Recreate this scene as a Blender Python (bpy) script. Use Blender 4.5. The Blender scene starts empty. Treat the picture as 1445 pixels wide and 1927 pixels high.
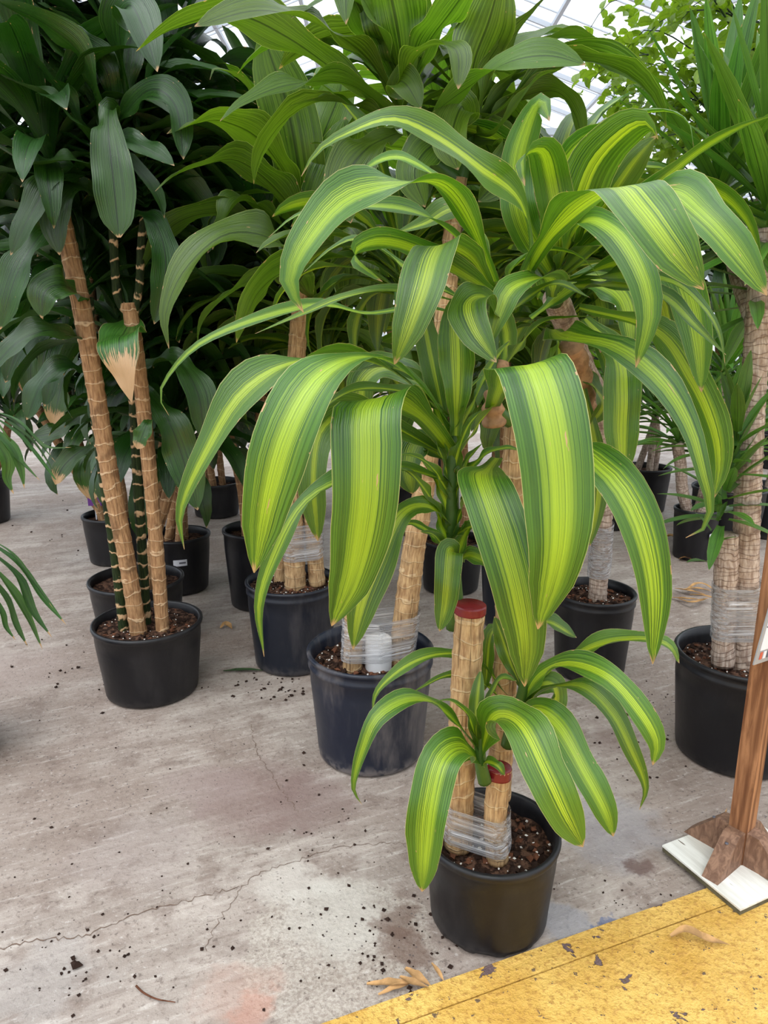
import bpy, math, random
from mathutils import Vector, Matrix, Quaternion
PI = math.pi; rad = math.radians
sc = bpy.context.scene
COL = sc.collection
# ------------------------------------------------------------------ camera
F = 1400.0; PITCH = rad(14.5); H = 1.25; W0, H0 = 1445, 1927
cam_d = bpy.data.cameras.new('camera'); cam = bpy.data.objects.new('camera', cam_d); COL.objects.link(cam)
cam.location = (0, 0, H); cam.rotation_euler = (PI/2 - PITCH, 0, 0)
cam_d.sensor_fit = 'VERTICAL'; cam_d.sensor_height = 36.0; cam_d.lens = 36.0*F/H0
cam_d.clip_start = 0.02; cam_d.clip_end = 200
sc.camera = cam
CAM = Vector((0, 0, H))
# ------------------------------------------------------------------ sky and light
world = bpy.data.worlds.new('sky'); sc.world = world; world.use_nodes = True
wn, wl = world.node_tree.nodes, world.node_tree.links
wn.clear()
wo = wn.new('ShaderNodeOutputWorld'); wb = wn.new('ShaderNodeBackground')
wt = wn.new('ShaderNodeTexCoord'); ws = wn.new('ShaderNodeSeparateXYZ'); wr = wn.new('ShaderNodeValToRGB')
wl.new(wt.outputs['Generated'], ws.inputs[0]); wl.new(ws.outputs['Z'], wr.inputs[0])
wr.color_ramp.elements[0].position = 0.0; wr.color_ramp.elements[0].color = (0.76, 0.80, 0.87, 1)
wr.color_ramp.elements[1].position = 1.0; wr.color_ramp.elements[1].color = (1.46, 1.48, 1.50, 1)
wl.new(wr.outputs[0], wb.inputs[0]); wb.inputs[1].default_value = 1.3
wl.new(wb.outputs[0], wo.inputs[0])
sun_d = bpy.data.lights.new('sun', 'SUN'); sun_d.energy = 2.4; sun_d.angle = rad(55); sun_d.color = (1.0, 0.975, 0.93)
sun = bpy.data.objects.new('sun', sun_d); COL.objects.link(sun); sun.location = (0, 0, 9)
sun.rotation_euler = Vector((0.35, 0.62, -1.0)).to_track_quat('-Z', 'Y').to_euler()
vs = sc.view_settings; vs.view_transform = 'Standard'; vs.look = 'None'; vs.gamma = 1; vs.use_curve_mapping = False
vs.exposure = 0.40
try:
    cy = sc.cycles; cy.max_bounces = 8; cy.diffuse_bounces = 3; cy.glossy_bounces = 2; cy.transmission_bounces = 4; cy.transparent_max_bounces = 10
except AttributeError: pass

# ------------------------------------------------------------------ pixel helpers
def ray(px, py):
    u = (px - W0/2)/F; v = (H0/2 - py)/F
    return Vector((u, math.cos(PITCH) + math.sin(PITCH)*v, -math.sin(PITCH) + math.cos(PITCH)*v))
def P(px, py, Y):
    r = ray(px, py); return CAM + r*(Y/r.y)
def G(px, py, z=0.0):
    r = ray(px, py); return CAM + r*((z - H)/r.z)
def pxm(py, Y):                      # metres per pixel at that depth
    r = ray(W0/2, py); return (Y/r.y)/F

# ------------------------------------------------------------------ object helpers
LOC = {}
def link(name, data, parent=None, loc=(0, 0, 0), rot=None, scale=None):
    o = bpy.data.objects.new(name, data); COL.objects.link(o)
    return place(o, parent, loc, rot, scale)
def place(o, parent, loc, rot=None, scale=None):
    o.location = loc
    if rot is not None: o.rotation_euler = rot
    if scale is not None: o.scale = (scale,)*3 if isinstance(scale, (int, float)) else scale
    LOC[o.name] = Vector(loc)
    if parent is not None:
        o.parent = parent; o.matrix_parent_inverse = Matrix.Translation(-LOC[parent.name])
    return o
def tag(o, label=None, cat=None, group=None, kind=None):
    if label: o['label'] = label
    if cat: o['category'] = cat
    if group: o['group'] = group
    if kind: o['kind'] = kind
    return o
def empty(name, loc, label=None, cat=None, group=None, kind=None):
    o = link(name, None, None, loc); o.empty_display_size = 0.05
    return tag(o, label, cat, group, kind)
def mesh(name, vf, mat, smooth=True):
    v, f = vf[0], vf[1]; uv = vf[2] if len(vf) > 2 else None
    m = bpy.data.meshes.new(name); m.from_pydata([tuple(p) for p in v], [], f)
    if uv is not None:
        l = m.uv_layers.new(name='UVMap'); flat = []
        for q in f:
            for i in q: flat.extend(uv[i])
        l.data.foreach_set('uv', flat)
    if smooth: m.polygons.foreach_set('use_smooth', [True]*len(m.polygons))
    m.materials.append(mat); m.update()
    return m
def part(name, vf, mat, parent, origin=None, smooth=True):
    o = Vector(origin) if origin is not None else Vector((0, 0, 0))
    v = [Vector(p) - o for p in vf[0]]
    return link(name, mesh(name, (v,) + tuple(vf[1:]), mat, smooth), parent, o)
def join(*vfs):
    V, Fc, U = [], [], []
    for q in vfs:
        n = len(V); V += list(q[0]); Fc += [tuple(i + n for i in f) for f in q[1]]
        U += list(q[2]) if len(q) > 2 else [(0.5, 0.5)]*len(q[0])
    return V, Fc, U
def catmull(pts, n):
    pts = [Vector(p) for p in pts]
    ext = [pts[0]*2 - pts[1]] + pts + [pts[-1]*2 - pts[-2]]
    fine = []
    for i in range(1, len(ext) - 2):
        a, b, c, d = ext[i-1], ext[i], ext[i+1], ext[i+2]
        for k in range(12):
            t = k/12
            fine.append(0.5*((2*b) + (c - a)*t + (2*a - 5*b + 4*c - d)*t*t + (3*b - a - 3*c + d)*t**3))
    fine.append(pts[-1])
    par = [(i/(12)) for i in range(len(fine))]
    L = [0]
    for i in range(1, len(fine)): L.append(L[-1] + (fine[i] - fine[i-1]).length)
    out, pr = [], []
    j = 0
    for k in range(n + 1):
        s = L[-1]*k/n
        while j < len(L) - 2 and L[j+1] < s: j += 1
        d = L[j+1] - L[j]; t = 0 if d < 1e-9 else (s - L[j])/d
        out.append(fine[j].lerp(fine[j+1], t)); pr.append(par[j] + (par[j+1] - par[j])*t)
    return out, pr, L[-1]
def lerp_tab(tab, s):
    for (a, va), (b, vb) in zip(tab, tab[1:]):
        if s <= b: return va + (vb - va)*(s - a)/(b - a)
    return tab[-1][1]
def tube(pts, radf, n=12, seg=None, cap=True, wob=0.0, seed=0):
    rg = random.Random(seed)
    seg = seg or len(pts) - 1
    c, _, L = catmull(pts, seg)
    V, Fc, U = [], [], []
    up = Vector((1, 0, 0)); prev = None
    for i, p in enumerate(c):
        t = (c[min(i+1, seg)] - c[max(i-1, 0)]).normalized()
        if prev is None:
            a = t.orthogonal().normalized()
        else:
            a = (prev - t*prev.dot(t)).normalized()
        prev = a; b = t.cross(a)
        r = radf(i/seg) if callable(radf) else radf
        for k in range(n + 1):
            th = 2*PI*(k % n)/n
            rr = r*(1 + wob*math.sin(th*3 + i*1.7 + seed)*0.5 + wob*math.sin(th*2 - i*0.9 + seed*2)*0.5)
            V.append(p + (a*math.cos(th) + b*math.sin(th))*rr); U.append((k/n, L*i/seg))
    m = n + 1
    for i in range(seg):
        for k in range(n): Fc.append((i*m + k, i*m + k + 1, (i+1)*m + k + 1, (i+1)*m + k))
    if cap:
        V.append(c[-1]); U.append((0.5, L)); q = len(V) - 1
        for k in range(n): Fc.append((seg*m + k, seg*m + k + 1, q))
        V.append(c[0]); U.append((0.5, 0)); q = len(V) - 1
        for k in range(n): Fc.append((k + 1, k, q))
    return V, Fc, U
def lathe(prof, n=40, c=(0, 0, 0), cap=False):
    V, Fc = [], []; c = Vector(c)
    for (r, z) in prof:
        for k in range(n):
            th = 2*PI*k/n; V.append(c + Vector((r*math.cos(th), r*math.sin(th), z)))
    for i in range(len(prof) - 1):
        for k in range(n):
            k2 = (k + 1) % n; Fc.append((i*n + k, i*n + k2, (i+1)*n + k2, (i+1)*n + k))
    if cap: Fc.append(tuple((len(prof)-1)*n + k for k in range(n)))
    return V, Fc
def boxm(x0, x1, y0, y1, z0, z1):
    V = [Vector((x, y, z)) for z in (z0, z1) for y in (y0, y1) for x in (x0, x1)]
    return V, [(0, 2, 3, 1), (4, 5, 7, 6), (0, 1, 5, 4), (2, 6, 7, 3), (0, 4, 6, 2), (1, 3, 7, 5)]
def barm(a, b, w, h=None):
    a, b = Vector(a), Vector(b); t = (b - a).normalized(); h = h or w
    s = t.cross(Vector((0, 0, 1)))
    s = s.normalized() if s.length > 1e-3 else Vector((1, 0, 0)); u = s.cross(t)
    V = [p + s*i*w/2 + u*j*h/2 for p in (a, b) for (i, j) in ((-1, -1), (1, -1), (1, 1), (-1, 1))]
    return V, [(0, 3, 2, 1), (4, 5, 6, 7), (0, 1, 5, 4), (1, 2, 6, 5), (2, 3, 7, 6), (3, 0, 4, 7)]

# ------------------------------------------------------------------ materials
class NT:
    def __init__(s, name):
        s.m = bpy.data.materials.new(name); s.m.use_nodes = True
        s.t = s.m.node_tree; s.n = s.t.nodes; s.l = s.t.links; s.n.clear()
        s.out = s.n.new('ShaderNodeOutputMaterial')
    def nd(s, ty, **kw):
        n = s.n.new(ty)
        for k, v in kw.items():
            if k.startswith('i_'):
                key = k[2:]; key = int(key) if key.isdigit() else key.replace('_', ' ')
                if hasattr(v, 'node') or isinstance(v, bpy.types.NodeSocket): s.l.new(v, n.inputs[key])
                else: n.inputs[key].default_value = v
            else: setattr(n, k, v)
        return n
    def val(s, sock, v):
        if isinstance(v, bpy.types.NodeSocket): s.l.new(v, sock)
        else: sock.default_value = v
    def math(s, op, a, b=0.0, clamp=False):
        n = s.n.new('ShaderNodeMath'); n.operation = op; n.use_clamp = clamp
        s.val(n.inputs[0], a); s.val(n.inputs[1], b); return n.outputs[0]
    def mix(s, f, a, b, mode='MIX'):
        n = s.n.new('ShaderNodeMix'); n.data_type = 'RGBA'; n.blend_type = mode
        s.val(n.inputs[0], f); s.val(n.inputs[6], a); s.val(n.inputs[7], b); return n.outputs[2]
    def noise(s, vec, scale, detail=3, rough=0.5, dist=0.0):
        n = s.n.new('ShaderNodeTexNoise'); s.l.new(vec, n.inputs['Vector'])
        n.inputs['Scale'].default_value = scale; n.inputs['Detail'].default_value = detail
        n.inputs['Roughness'].default_value = rough; n.inputs['Distortion'].default_value = dist
        return n.outputs['Fac']
    def ramp(s, f, lo, hi, a=0.0, b=1.0):
        n = s.n.new('ShaderNodeMapRange'); n.clamp = True; n.interpolation_type = 'SMOOTHSTEP'
        s.val(n.inputs[0], f); s.val(n.inputs[1], lo); s.val(n.inputs[2], hi); s.val(n.inputs[3], a); s.val(n.inputs[4], b)
        return n.outputs[0]
    def mapped(s, coord, scale=(1, 1, 1), loc=(0, 0, 0), rot=(0, 0, 0)):
        n = s.n.new('ShaderNodeMapping'); s.l.new(coord, n.inputs[0])
        s.val(n.inputs[1], loc); n.inputs[2].default_value = rot; n.inputs[3].default_value = scale; return n.outputs[0]
    def bsdf(s, color, rough=0.5, spec=0.5, bump=None, bstr=0.3, bdist=0.01, metal=0.0):
        b = s.n.new('ShaderNodeBsdfPrincipled')
        s.val(b.inputs['Base Color'], color); s.val(b.inputs['Roughness'], rough)
        b.inputs['Specular IOR Level'].default_value = spec; b.inputs['Metallic'].default_value = metal
        if bump is not None:
            n = s.n.new('ShaderNodeBump'); n.inputs['Strength'].default_value = bstr; n.inputs['Distance'].default_value = bdist
            s.l.new(bump, n.inputs['Height']); s.l.new(n.outputs[0], b.inputs['Normal'])
        return b
    def done(s, sh): s.l.new(sh.outputs[0], s.out.inputs[0]); return s.m
def c4(c): return (c[0], c[1], c[2], 1)
def srgb(r, g, b):
    def f(x):
        x /= 255; return x/12.92 if x < .04045 else ((x + .055)/1.055)**2.4
    return (f(r), f(g), f(b), 1)

def leaf_material(name, dark, mid, band=None, bw=0.2, edge=None, rough=0.34, coat=.26, trans=0.28, tcol=None, spots=True, veins=46, tip=0.98):
    t = NT(name)
    uv = t.nd('ShaderNodeUVMap').outputs[0]; sx = t.nd('ShaderNodeSeparateXYZ'); t.l.new(uv, sx.inputs[0])
    u, v = sx.outputs[0], sx.outputs[1]
    oi = t.nd('ShaderNodeObjectInfo').outputs['Random']
    off = t.nd('ShaderNodeCombineXYZ'); t.l.new(t.math('MULTIPLY', oi, 37.0), off.inputs[0]); t.l.new(t.math('MULTIPLY', oi, 91.0), off.inputs[1])
    fine = t.noise(t.mapped(uv, (veins, 0.7, 1), off.outputs[0]), 1.0, 2)
    broad = t.noise(t.mapped(uv, (9, 0.5, 1), off.outputs[0]), 1.0, 1)
    blot = t.noise(t.mapped(uv, (2.5, 5, 1), off.outputs[0]), 1.0, 3)
    col = t.mix(t.ramp(fine, .35, .65), c4(dark), c4(mid))
    col = t.mix(t.ramp(blot, .35, .7, 0, .45), col, c4(mid))
    d = t.math('ABSOLUTE', t.math('SUBTRACT', u, 0.5))
    if band is not None:
        # yellow-green centre stripe, frayed into fine parallel streaks
        fray = t.math('MULTIPLY', t.math('SUBTRACT', broad, 0.5), 0.30)
        dd = t.math('ADD', d, fray)
        bwv = t.math('MULTIPLY', t.math('ADD', t.math('MULTIPLY', oi, 0.9), 0.55), bw)
        m = t.ramp(dd, t.math('MULTIPLY', bwv, 0.45), t.math('MULTIPLY', bwv, 1.12), .92, 0)
        streak = t.ramp(t.noise(t.mapped(uv, (58, 0.4, 1), off.outputs[0]), 1.0, 2), .36, .60, .12, 1)
        m = t.math('MULTIPLY', m, streak)
        tipf = t.ramp(v, .82, .97, 1, .1)
        col = t.mix(t.math('MULTIPLY', m, tipf), col, c4(band))
        m2 = t.math('MULTIPLY', t.ramp(dd, bwv, t.math('MULTIPLY', bwv, 1.7), .5, 0), t.ramp(fine, .45, .55))
        col = t.mix(m2, col, c4(band))
    else:
        col = t.mix(t.ramp(d, 0.010, 0.028, 0.8, 0), col, c4([x*0.5 for x in dark[:3]]))
    hue = t.nd('ShaderNodeHueSaturation'); t.l.new(col, hue.inputs['Color'])
    t.l.new(t.ramp(oi, 0, 1, .488, .508), hue.inputs['Hue']); t.l.new(t.ramp(t.math('FRACT', t.math('MULTIPLY', oi, 17.3)), 0, 1, .82, 1.15), hue.inputs['Value'])
    col = hue.outputs[0]
    if edge is not None: col = t.mix(t.ramp(d, .490, .497), col, c4(edge))
    dry = srgb(196, 158, 116)
    if spots:
        sp = t.noise(t.mapped(uv, (14, 22, 1), off.outputs[0]), 1.0, 2)
        col = t.mix(t.ramp(sp, .745, .765, 0, .9), col, dry)
        en = t.noise(t.mapped(uv, (1, 30, 1), off.outputs[0]), 1.0, 3)
        col = t.mix(t.math('MULTIPLY', t.ramp(d, .465, .485), t.ramp(en, .64, .67)), col, dry)
    tipn = t.math('ADD', v, t.math('MULTIPLY', t.math('ADD', t.math('SUBTRACT', fine, .5), t.math('SUBTRACT', blot, .5)), .05 if tip > .9 else .35))
    col = t.mix(t.ramp(tipn, tip, tip + .012), col, dry)
    bmp = t.noise(t.mapped(uv, (veins*1.1, 0.6, 1), off.outputs[0]), 1.0, 1)
    b = t.bsdf(col, t.ramp(blot, .3, .7, rough - .03, rough + .12), 0.62, bmp, 0.5, 0.004)
    b.inputs['Coat Weight'].default_value = coat; b.inputs['Coat Roughness'].default_value = .42
    tr = t.nd('ShaderNodeBsdfTranslucent')
    tc = t.mix(1.0, col, c4(tcol or (1.25, 1.35, 0.55)), 'MULTIPLY'); t.l.new(tc, tr.inputs[0])
    mx = t.nd('ShaderNodeMixShader', i_0=trans); t.l.new(b.outputs[0], mx.inputs[1]); t.l.new(tr.outputs[0], mx.inputs[2])
    return t.done(mx)

M = {}
M['V'] = leaf_material('striped_leaf', srgb(46, 86, 12), srgb(88, 130, 32), srgb(176, 202, 46), 0.14, srgb(196, 192, 126))
M['M'] = leaf_material('light_leaf', srgb(56, 88, 16), srgb(98, 132, 36), None, edge=srgb(166, 184, 100), trans=.42)
M['D'] = leaf_material('dark_leaf', srgb(20, 50, 10), srgb(44, 84, 22), None, edge=srgb(66, 100, 48), rough=.3, coat=.12, trans=.16)
M['Y'] = leaf_material('yucca_leaf', srgb(46, 88, 20), srgb(94, 142, 46), None, edge=srgb(176, 190, 96), rough=.4, coat=.2, trans=.28, spots=False)
M['F'] = leaf_material('ficus_leaf', srgb(84, 122, 26), srgb(136, 168, 52), None, rough=.32, trans=.45, spots=False, tip=2)
M['Pm'] = leaf_material('palm_leaf', srgb(30, 70, 26), srgb(74, 118, 50), None, rough=.36, trans=.2, spots=False, tip=.93)
M['T'] = leaf_material('dying_leaf', srgb(36, 84, 24), srgb(70, 124, 38), None, edge=srgb(190, 170, 120), rough=.36, trans=.2, tip=.62)

M['T2'] = leaf_material('brown_tipped_leaf', srgb(30, 66, 16), srgb(60, 100, 28), None, edge=srgb(120, 120, 60), rough=.36, trans=.2, tip=.84)
def bark_material(name, a, b, line, ring=30.0, crack=1.0, line_amt=.8, thick=.07):
    t = NT(name)
    uv = t.nd('ShaderNodeUVMap').outputs[0]; sx = t.nd('ShaderNodeSeparateXYZ'); t.l.new(uv, sx.inputs[0])
    oi = t.nd('ShaderNodeObjectInfo').outputs['Random']
    off = t.nd('ShaderNodeCombineXYZ'); t.l.new(t.math('MULTIPLY', oi, 23.0), off.inputs[1])
    fib = t.noise(t.mapped(uv, (26, 22, 1), off.outputs[0]), 1.0, 4, .6)
    big = t.noise(t.mapped(uv, (3, 14, 1), off.outputs[0]), 1.0, 3)
    col = t.mix(t.ramp(fib, .3, .7), c4(a), c4(b))
    col = t.mix(t.ramp(big, .52, .68, 0, .6), col, c4([x*.42 for x in a[:3]]))
    wv = t.math('ADD', sx.outputs[1], t.math('MULTIPLY', t.math('SUBTRACT', t.noise(t.mapped(uv, (1.6, 16, 1), off.outputs[0]), 1.0, 3, .6), .5), .075))
    fr = t.math('FRACT', t.math('MULTIPLY', wv, ring))
    rl = t.ramp(t.math('ABSOLUTE', t.math('SUBTRACT', fr, .5)), thick*.2, thick, 1, 0)
    col = t.mix(t.math('MULTIPLY', rl, line_amt), col, c4(line))
    vc = t.noise(t.mapped(uv, (40, 6, 1), off.outputs[0]), 1.0, 2)
    col = t.mix(t.ramp(vc, .60, .70, 0, .7*crack), col, c4([x*.3 for x in a[:3]]))
    hgt = t.math('ADD', t.math('MULTIPLY', rl, .6), t.math('SUBTRACT', fib, t.math('MULTIPLY', t.ramp(vc, .6, .7), .5)))
    return t.done(t.bsdf(col, .8, .2, hgt, .7, .004))
M['bark'] = bark_material('cane_bark', srgb(148, 114, 80), srgb(198, 166, 122), srgb(222, 200, 162), 26, 1.0, .42)
M['bark_ring'] = bark_material('ringed_bark', srgb(130, 94, 64), srgb(176, 138, 98), srgb(218, 188, 150), 22, .9, .6, .08)
M['bark_green'] = bark_material('green_ringed_bark', srgb(22, 34, 14), srgb(46, 58, 26), srgb(190, 156, 118), 22, .5, 1.0, .15)
M['bark_yucca'] = bark_material('yucca_bark', srgb(146, 122, 106), srgb(202, 184, 168), srgb(112, 88, 74), 60, .25, .6, .12)
def simple(name, col, rough=.5, spec=.4, nz=None, amt=.25, bstr=.2, coord='Object', col2=None, lo=.4, hi=.65):
    t = NT(name); tc = t.nd('ShaderNodeTexCoord').outputs[coord]
    if nz:
        n = t.noise(tc, nz, 5, .6)
        c = t.mix(t.ramp(n, lo, hi, 0, 1 if col2 else amt), col, col2 or c4([x*.4 for x in col[:3]]))
        return t.done(t.bsdf(c, rough, spec, n, bstr, .01))
    return t.done(t.bsdf(col, rough, spec))
def pot_material(name, col, dust):
    t = NT(name); tc = t.nd('ShaderNodeTexCoord').outputs['Object']
    n = t.noise(t.mapped(tc, (9, 9, 2.2)), 1, 5, .65); n2 = t.noise(tc, 42, 3)
    z = t.nd('ShaderNodeSeparateXYZ'); t.l.new(tc, z.inputs[0])
    low = t.ramp(z.outputs[2], 0.0, 0.05, .9, 0)
    f = t.math('MAXIMUM', t.ramp(n, .45, .75, 0, .7), t.math('MULTIPLY', low, t.ramp(n2, .35, .6)))
    c = t.mix(t.math('MULTIPLY', f, dust), col, srgb(128, 120, 116))
    return t.done(t.bsdf(c, t.ramp(n, .3, .7, .34, .5), .4, n2, .06, .01))
M['pot'] = pot_material('black_pot_plastic', srgb(15, 15, 19), .10)
M['pot_dusty'] = pot_material('dusty_pot_plastic', srgb(22, 29, 44), .85)
M['pot_blue'] = pot_material('dark_blue_pot_plastic', srgb(16, 22, 34), .28)
M['soil'] = simple('soil', srgb(46, 32, 26), .95, .1, 60, bstr=1.0, col2=srgb(98, 72, 58), lo=.45, hi=.6)
M['crumb'] = simple('soil_crumb', srgb(52, 38, 32), .95, .1, 30, amt=.6)
M['perlite'] = simple('perlite', srgb(225, 220, 212), .9, .1)
M['chip'] = simple('bark_chip', srgb(108, 70, 52), .9, .1, 40, amt=.7)
M['wax'] = simple('red_wax', srgb(122, 26, 34), .32, .5, 40, amt=.3)
M['white'] = simple('white_foam', srgb(232, 232, 234), .6, .3)
M['dry'] = simple('dry_leaf', srgb(190, 148, 100), .85, .1, 30, amt=.6)
M['sheath'] = simple('dry_sheath', srgb(170, 132, 100), .9, .1, 45, amt=.6)
M['steel_white'] = simple('white_painted_steel', srgb(176, 182, 190), .5, .4)
M['purple'] = simple('purple_tag', srgb(104, 52, 130), .5, .3)
M['sticker'] = simple('white_sticker', srgb(220, 220, 226), .5, .3)
M['grey_ink'] = simple('grey_ink', srgb(96, 96, 104), .6, .2)
M['red_ink'] = simple('red_ink', srgb(190, 96, 72), .6, .2)
M['grey_plastic'] = simple('grey_plastic_edge', srgb(150, 152, 156), .35, .5)

def wrap_material():
    t = NT('stretch_film'); uv = t.nd('ShaderNodeUVMap').outputs[0]
    w = t.noise(t.mapped(t.mapped(uv, rot=(0, 0, .10)), (4, 20, 1)), 1, 5, .7, 2.4); w2 = t.noise(t.mapped(uv, (3, 14, 1)), 1, 3)
    b = t.bsdf(srgb(240, 238, 240), .2, .8, w, 1.0, .02)
    tr = t.nd('ShaderNodeBsdfTransparent', i_0=(.97, .97, .97, 1))
    f = t.math('ADD', t.ramp(w, .40, .66, .20, .85), t.ramp(w2, .5, .75, 0, .25), True)
    mx = t.nd('ShaderNodeMixShader', i_0=f); t.l.new(tr.outputs[0], mx.inputs[1]); t.l.new(b.outputs[0], mx.inputs[2])
    return t.done(mx)
M['wrap'] = wrap_material()
def glass_material():
    t = NT('greenhouse_glass'); tc = t.nd('ShaderNodeTexCoord').outputs['Object']
    n = t.noise(tc, 1.5, 3)
    tl = t.nd('ShaderNodeBsdfTranslucent', i_0=(.85, .9, .97, 1)); tr = t.nd('ShaderNodeBsdfTransparent', i_0=(.88, .92, .96, 1))
    mx = t.nd('ShaderNodeMixShader', i_0=t.ramp(n, .3, .7, .12, .34)); t.l.new(tr.outputs[0], mx.inputs[1]); t.l.new(tl.outputs[0], mx.inputs[2])
    return t.done(mx)
M['glass'] = glass_material()

def concrete_material():
    t = NT('concrete'); ob = t.nd('ShaderNodeTexCoord').outputs['Object']
    obr = t.mapped(ob, rot=(0, 0, rad(-24)))
    st = t.noise(t.mapped(obr, (2.2, 11, 1)), 1, 6, .6, .4)
    big = t.noise(ob, 1.4, 5, .6); fine = t.noise(ob, 70, 4, .7); mid = t.noise(ob, 9, 5, .62)
    c = t.mix(t.ramp(st, .3, .7), srgb(148, 135, 125), srgb(182, 170, 160))
    c = t.mix(t.ramp(big, .42, .62, 0, .8), c, srgb(142, 125, 114))
    c = t.mix(t.ramp(mid, .50, .70, 0, .7), c, srgb(122, 105, 95))
    st2 = t.noise(t.mapped(obr, (9, 60, 1)), 1, 5, .7, .5)
    c = t.mix(t.ramp(st2, .5, .72, 0, .6), c, srgb(128, 112, 102)); c = t.mix(t.ramp(st2, .46, .28, 0, .5), c, srgb(206, 197, 188))
    pg = G(640, 1790); pd = t.nd('ShaderNodeVectorMath', operation='DISTANCE'); t.l.new(ob, pd.inputs[0]); pd.inputs[1].default_value = pg
    patch = t.ramp(t.math('ADD', pd.outputs['Value'], t.math('MULTIPLY', t.math('SUBTRACT', mid, .5), .12)), .19, .215, 1, 0)
    agg = t.noise(ob, 120, 3, .7)
    c = t.mix(t.math('MULTIPLY', patch, .5), c, t.mix(t.ramp(agg, .38, .62), srgb(198, 189, 176), srgb(150, 138, 126)))
    c = t.mix(t.ramp(fine, .54, .68, 0, .7), c, srgb(104, 90, 82))
    c = t.mix(t.ramp(fine, .42, .30, 0, .4), c, srgb(214, 206, 200))
    def blob(px, py, r, noise_amt=.25):
        g = G(px, py); d = t.nd('ShaderNodeVectorMath', operation='DISTANCE'); t.l.new(ob, d.inputs[0]); d.inputs[1].default_value = g
        return t.ramp(t.math('ADD', d.outputs['Value'], t.math('MULTIPLY', t.math('SUBTRACT', mid, .5), noise_amt)), r*.4, r, 1, 0)
    for (x, y, r, col, a) in ((480, 1500, .22, srgb(128, 104, 98), .6), (590, 1510, .16, srgb(126, 104, 98), .55), (450, 1870, .10, srgb(176, 140, 124), .38), (480, 1910, .06, srgb(184, 128, 108), .4),
                              (380, 1480, .14, srgb(150, 132, 126), .5), (250, 1600, .2, srgb(150, 136, 130), .4), (1150, 1560, .18, srgb(150, 146, 148), .6), (1220, 1620, .045, srgb(96, 72, 64), .8), (1060, 1730, .07, srgb(150, 150, 156), .6), (1140, 1738, .02, srgb(88, 104, 140), .7),
                              (560, 1660, .1, srgb(200, 192, 182), .6), (640, 1720, .16, srgb(202, 196, 186), .5), (740, 1730, .05, srgb(112, 90, 78), .7), (770, 1780, .07, srgb(104, 80, 68), .7),
                              (30, 1260, .25, srgb(158, 142, 134), .5), (1150, 1390, .1, srgb(118, 96, 88), .5), (80, 1850, .15, srgb(152, 146, 142), .4)):
        c = t.mix(t.math('MULTIPLY', blob(x, y, r), a), c, col)
    pit = t.nd('ShaderNodeTexVoronoi'); t.l.new(ob, pit.inputs['Vector']); pit.inputs['Scale'].default_value = 55
    pm = t.math('MULTIPLY', t.ramp(pit.outputs['Distance'], .10, .16, 1, 0), t.ramp(big, .45, .6))
    c = t.mix(pm, c, srgb(92, 82, 80))
    hgt = t.math('ADD', mid, t.math('MULTIPLY', fine, .5))
    return t.done(t.bsdf(c, t.ramp(big, .3, .7, .5, .75), .35, hgt, .45, .012))
M['concrete'] = concrete_material()
def yellow_material():
    t = NT('yellow_floor_paint'); ob = t.nd('ShaderNodeTexCoord').outputs['Object']
    n = t.noise(ob, 7, 5, .6); n2 = t.noise(ob, 12, 5, .62, .5); n3 = t.noise(ob, 60, 3, .6); n4 = t.noise(ob, 90, 4, .7)
    c = t.mix(t.ramp(n, .3, .7), srgb(198, 152, 66), srgb(222, 182, 96))
    c = t.mix(t.ramp(n4, .48, .66, 0, .7), c, srgb(162, 116, 52))
    c = t.mix(t.ramp(n3, .66, .69, 0, .85), c, srgb(74, 62, 60))
    ch = t.ramp(n2, .645, .655)
    c = t.mix(ch, c, srgb(104, 84, 82))
    hgt = t.math('SUBTRACT', t.math('ADD', t.math('MULTIPLY', n3, .5), t.math('MULTIPLY', n4, .4)), t.math('MULTIPLY', ch, .8))
    return t.done(t.bsdf(c, .55, .4, hgt, .9, .012))
M['yellow'] = yellow_material()
M['groove'] = simple('dark_groove', srgb(112, 82, 58), .9, .1, 30, amt=.6)
M['crack'] = simple('crack', srgb(112, 92, 80), .95, .05)
def wood_material(name, a, b, scale=(30, 30, 2.5), wave=.3):
    t = NT(name); ob = t.nd('ShaderNodeTexCoord').outputs['Object']
    n = t.noise(t.mapped(ob, scale), 1, 4, .6, 1.2)
    w = t.nd('ShaderNodeTexWave', wave_type='BANDS'); t.l.new(t.mapped(ob, [q*1.0 for q in scale]), w.inputs['Vector'])
    w.inputs['Scale'].default_value = .35; w.inputs['Distortion'].default_value = 9; w.inputs['Detail'].default_value = 3
    f = t.math('ADD', t.math('MULTIPLY', w.outputs['Fac'], wave), t.math('MULTIPLY', n, 1 - wave))
    return t.done(t.bsdf(t.mix(t.ramp(f, .3, .75), a, b), .6, .3, f, .25, .003))
M['wood'] = wood_material('cedar_wood', srgb(104, 66, 42), srgb(170, 122, 86), (60, 60, 5), .18)
M['wood_dark'] = wood_material('weathered_wood', srgb(104, 76, 60), srgb(150, 116, 94), (70, 70, 24), 0.0)
def board_material():
    t = NT('white_painted_board'); ob = t.nd('ShaderNodeTexCoord').outputs['Object']
    n = t.noise(t.mapped(t.mapped(ob, rot=(0, 0, rad(-25))), (60, 6, 60)), 1, 4, .6); n2 = t.noise(ob, 9, 3)
    c = t.mix(t.ramp(n, .3, .7), srgb(206, 202, 192), srgb(232, 230, 222)); c = t.mix(t.ramp(t.math('MULTIPLY', n, n2), .34, .38), c, srgb(120, 108, 92))
    return t.done(t.bsdf(c, .6, .3, n, .3, .004))
M['board'] = board_material()
M['board_edge'] = simple('board_edge', srgb(104, 98, 78), .9, .1, 30, amt=.6)

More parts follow.
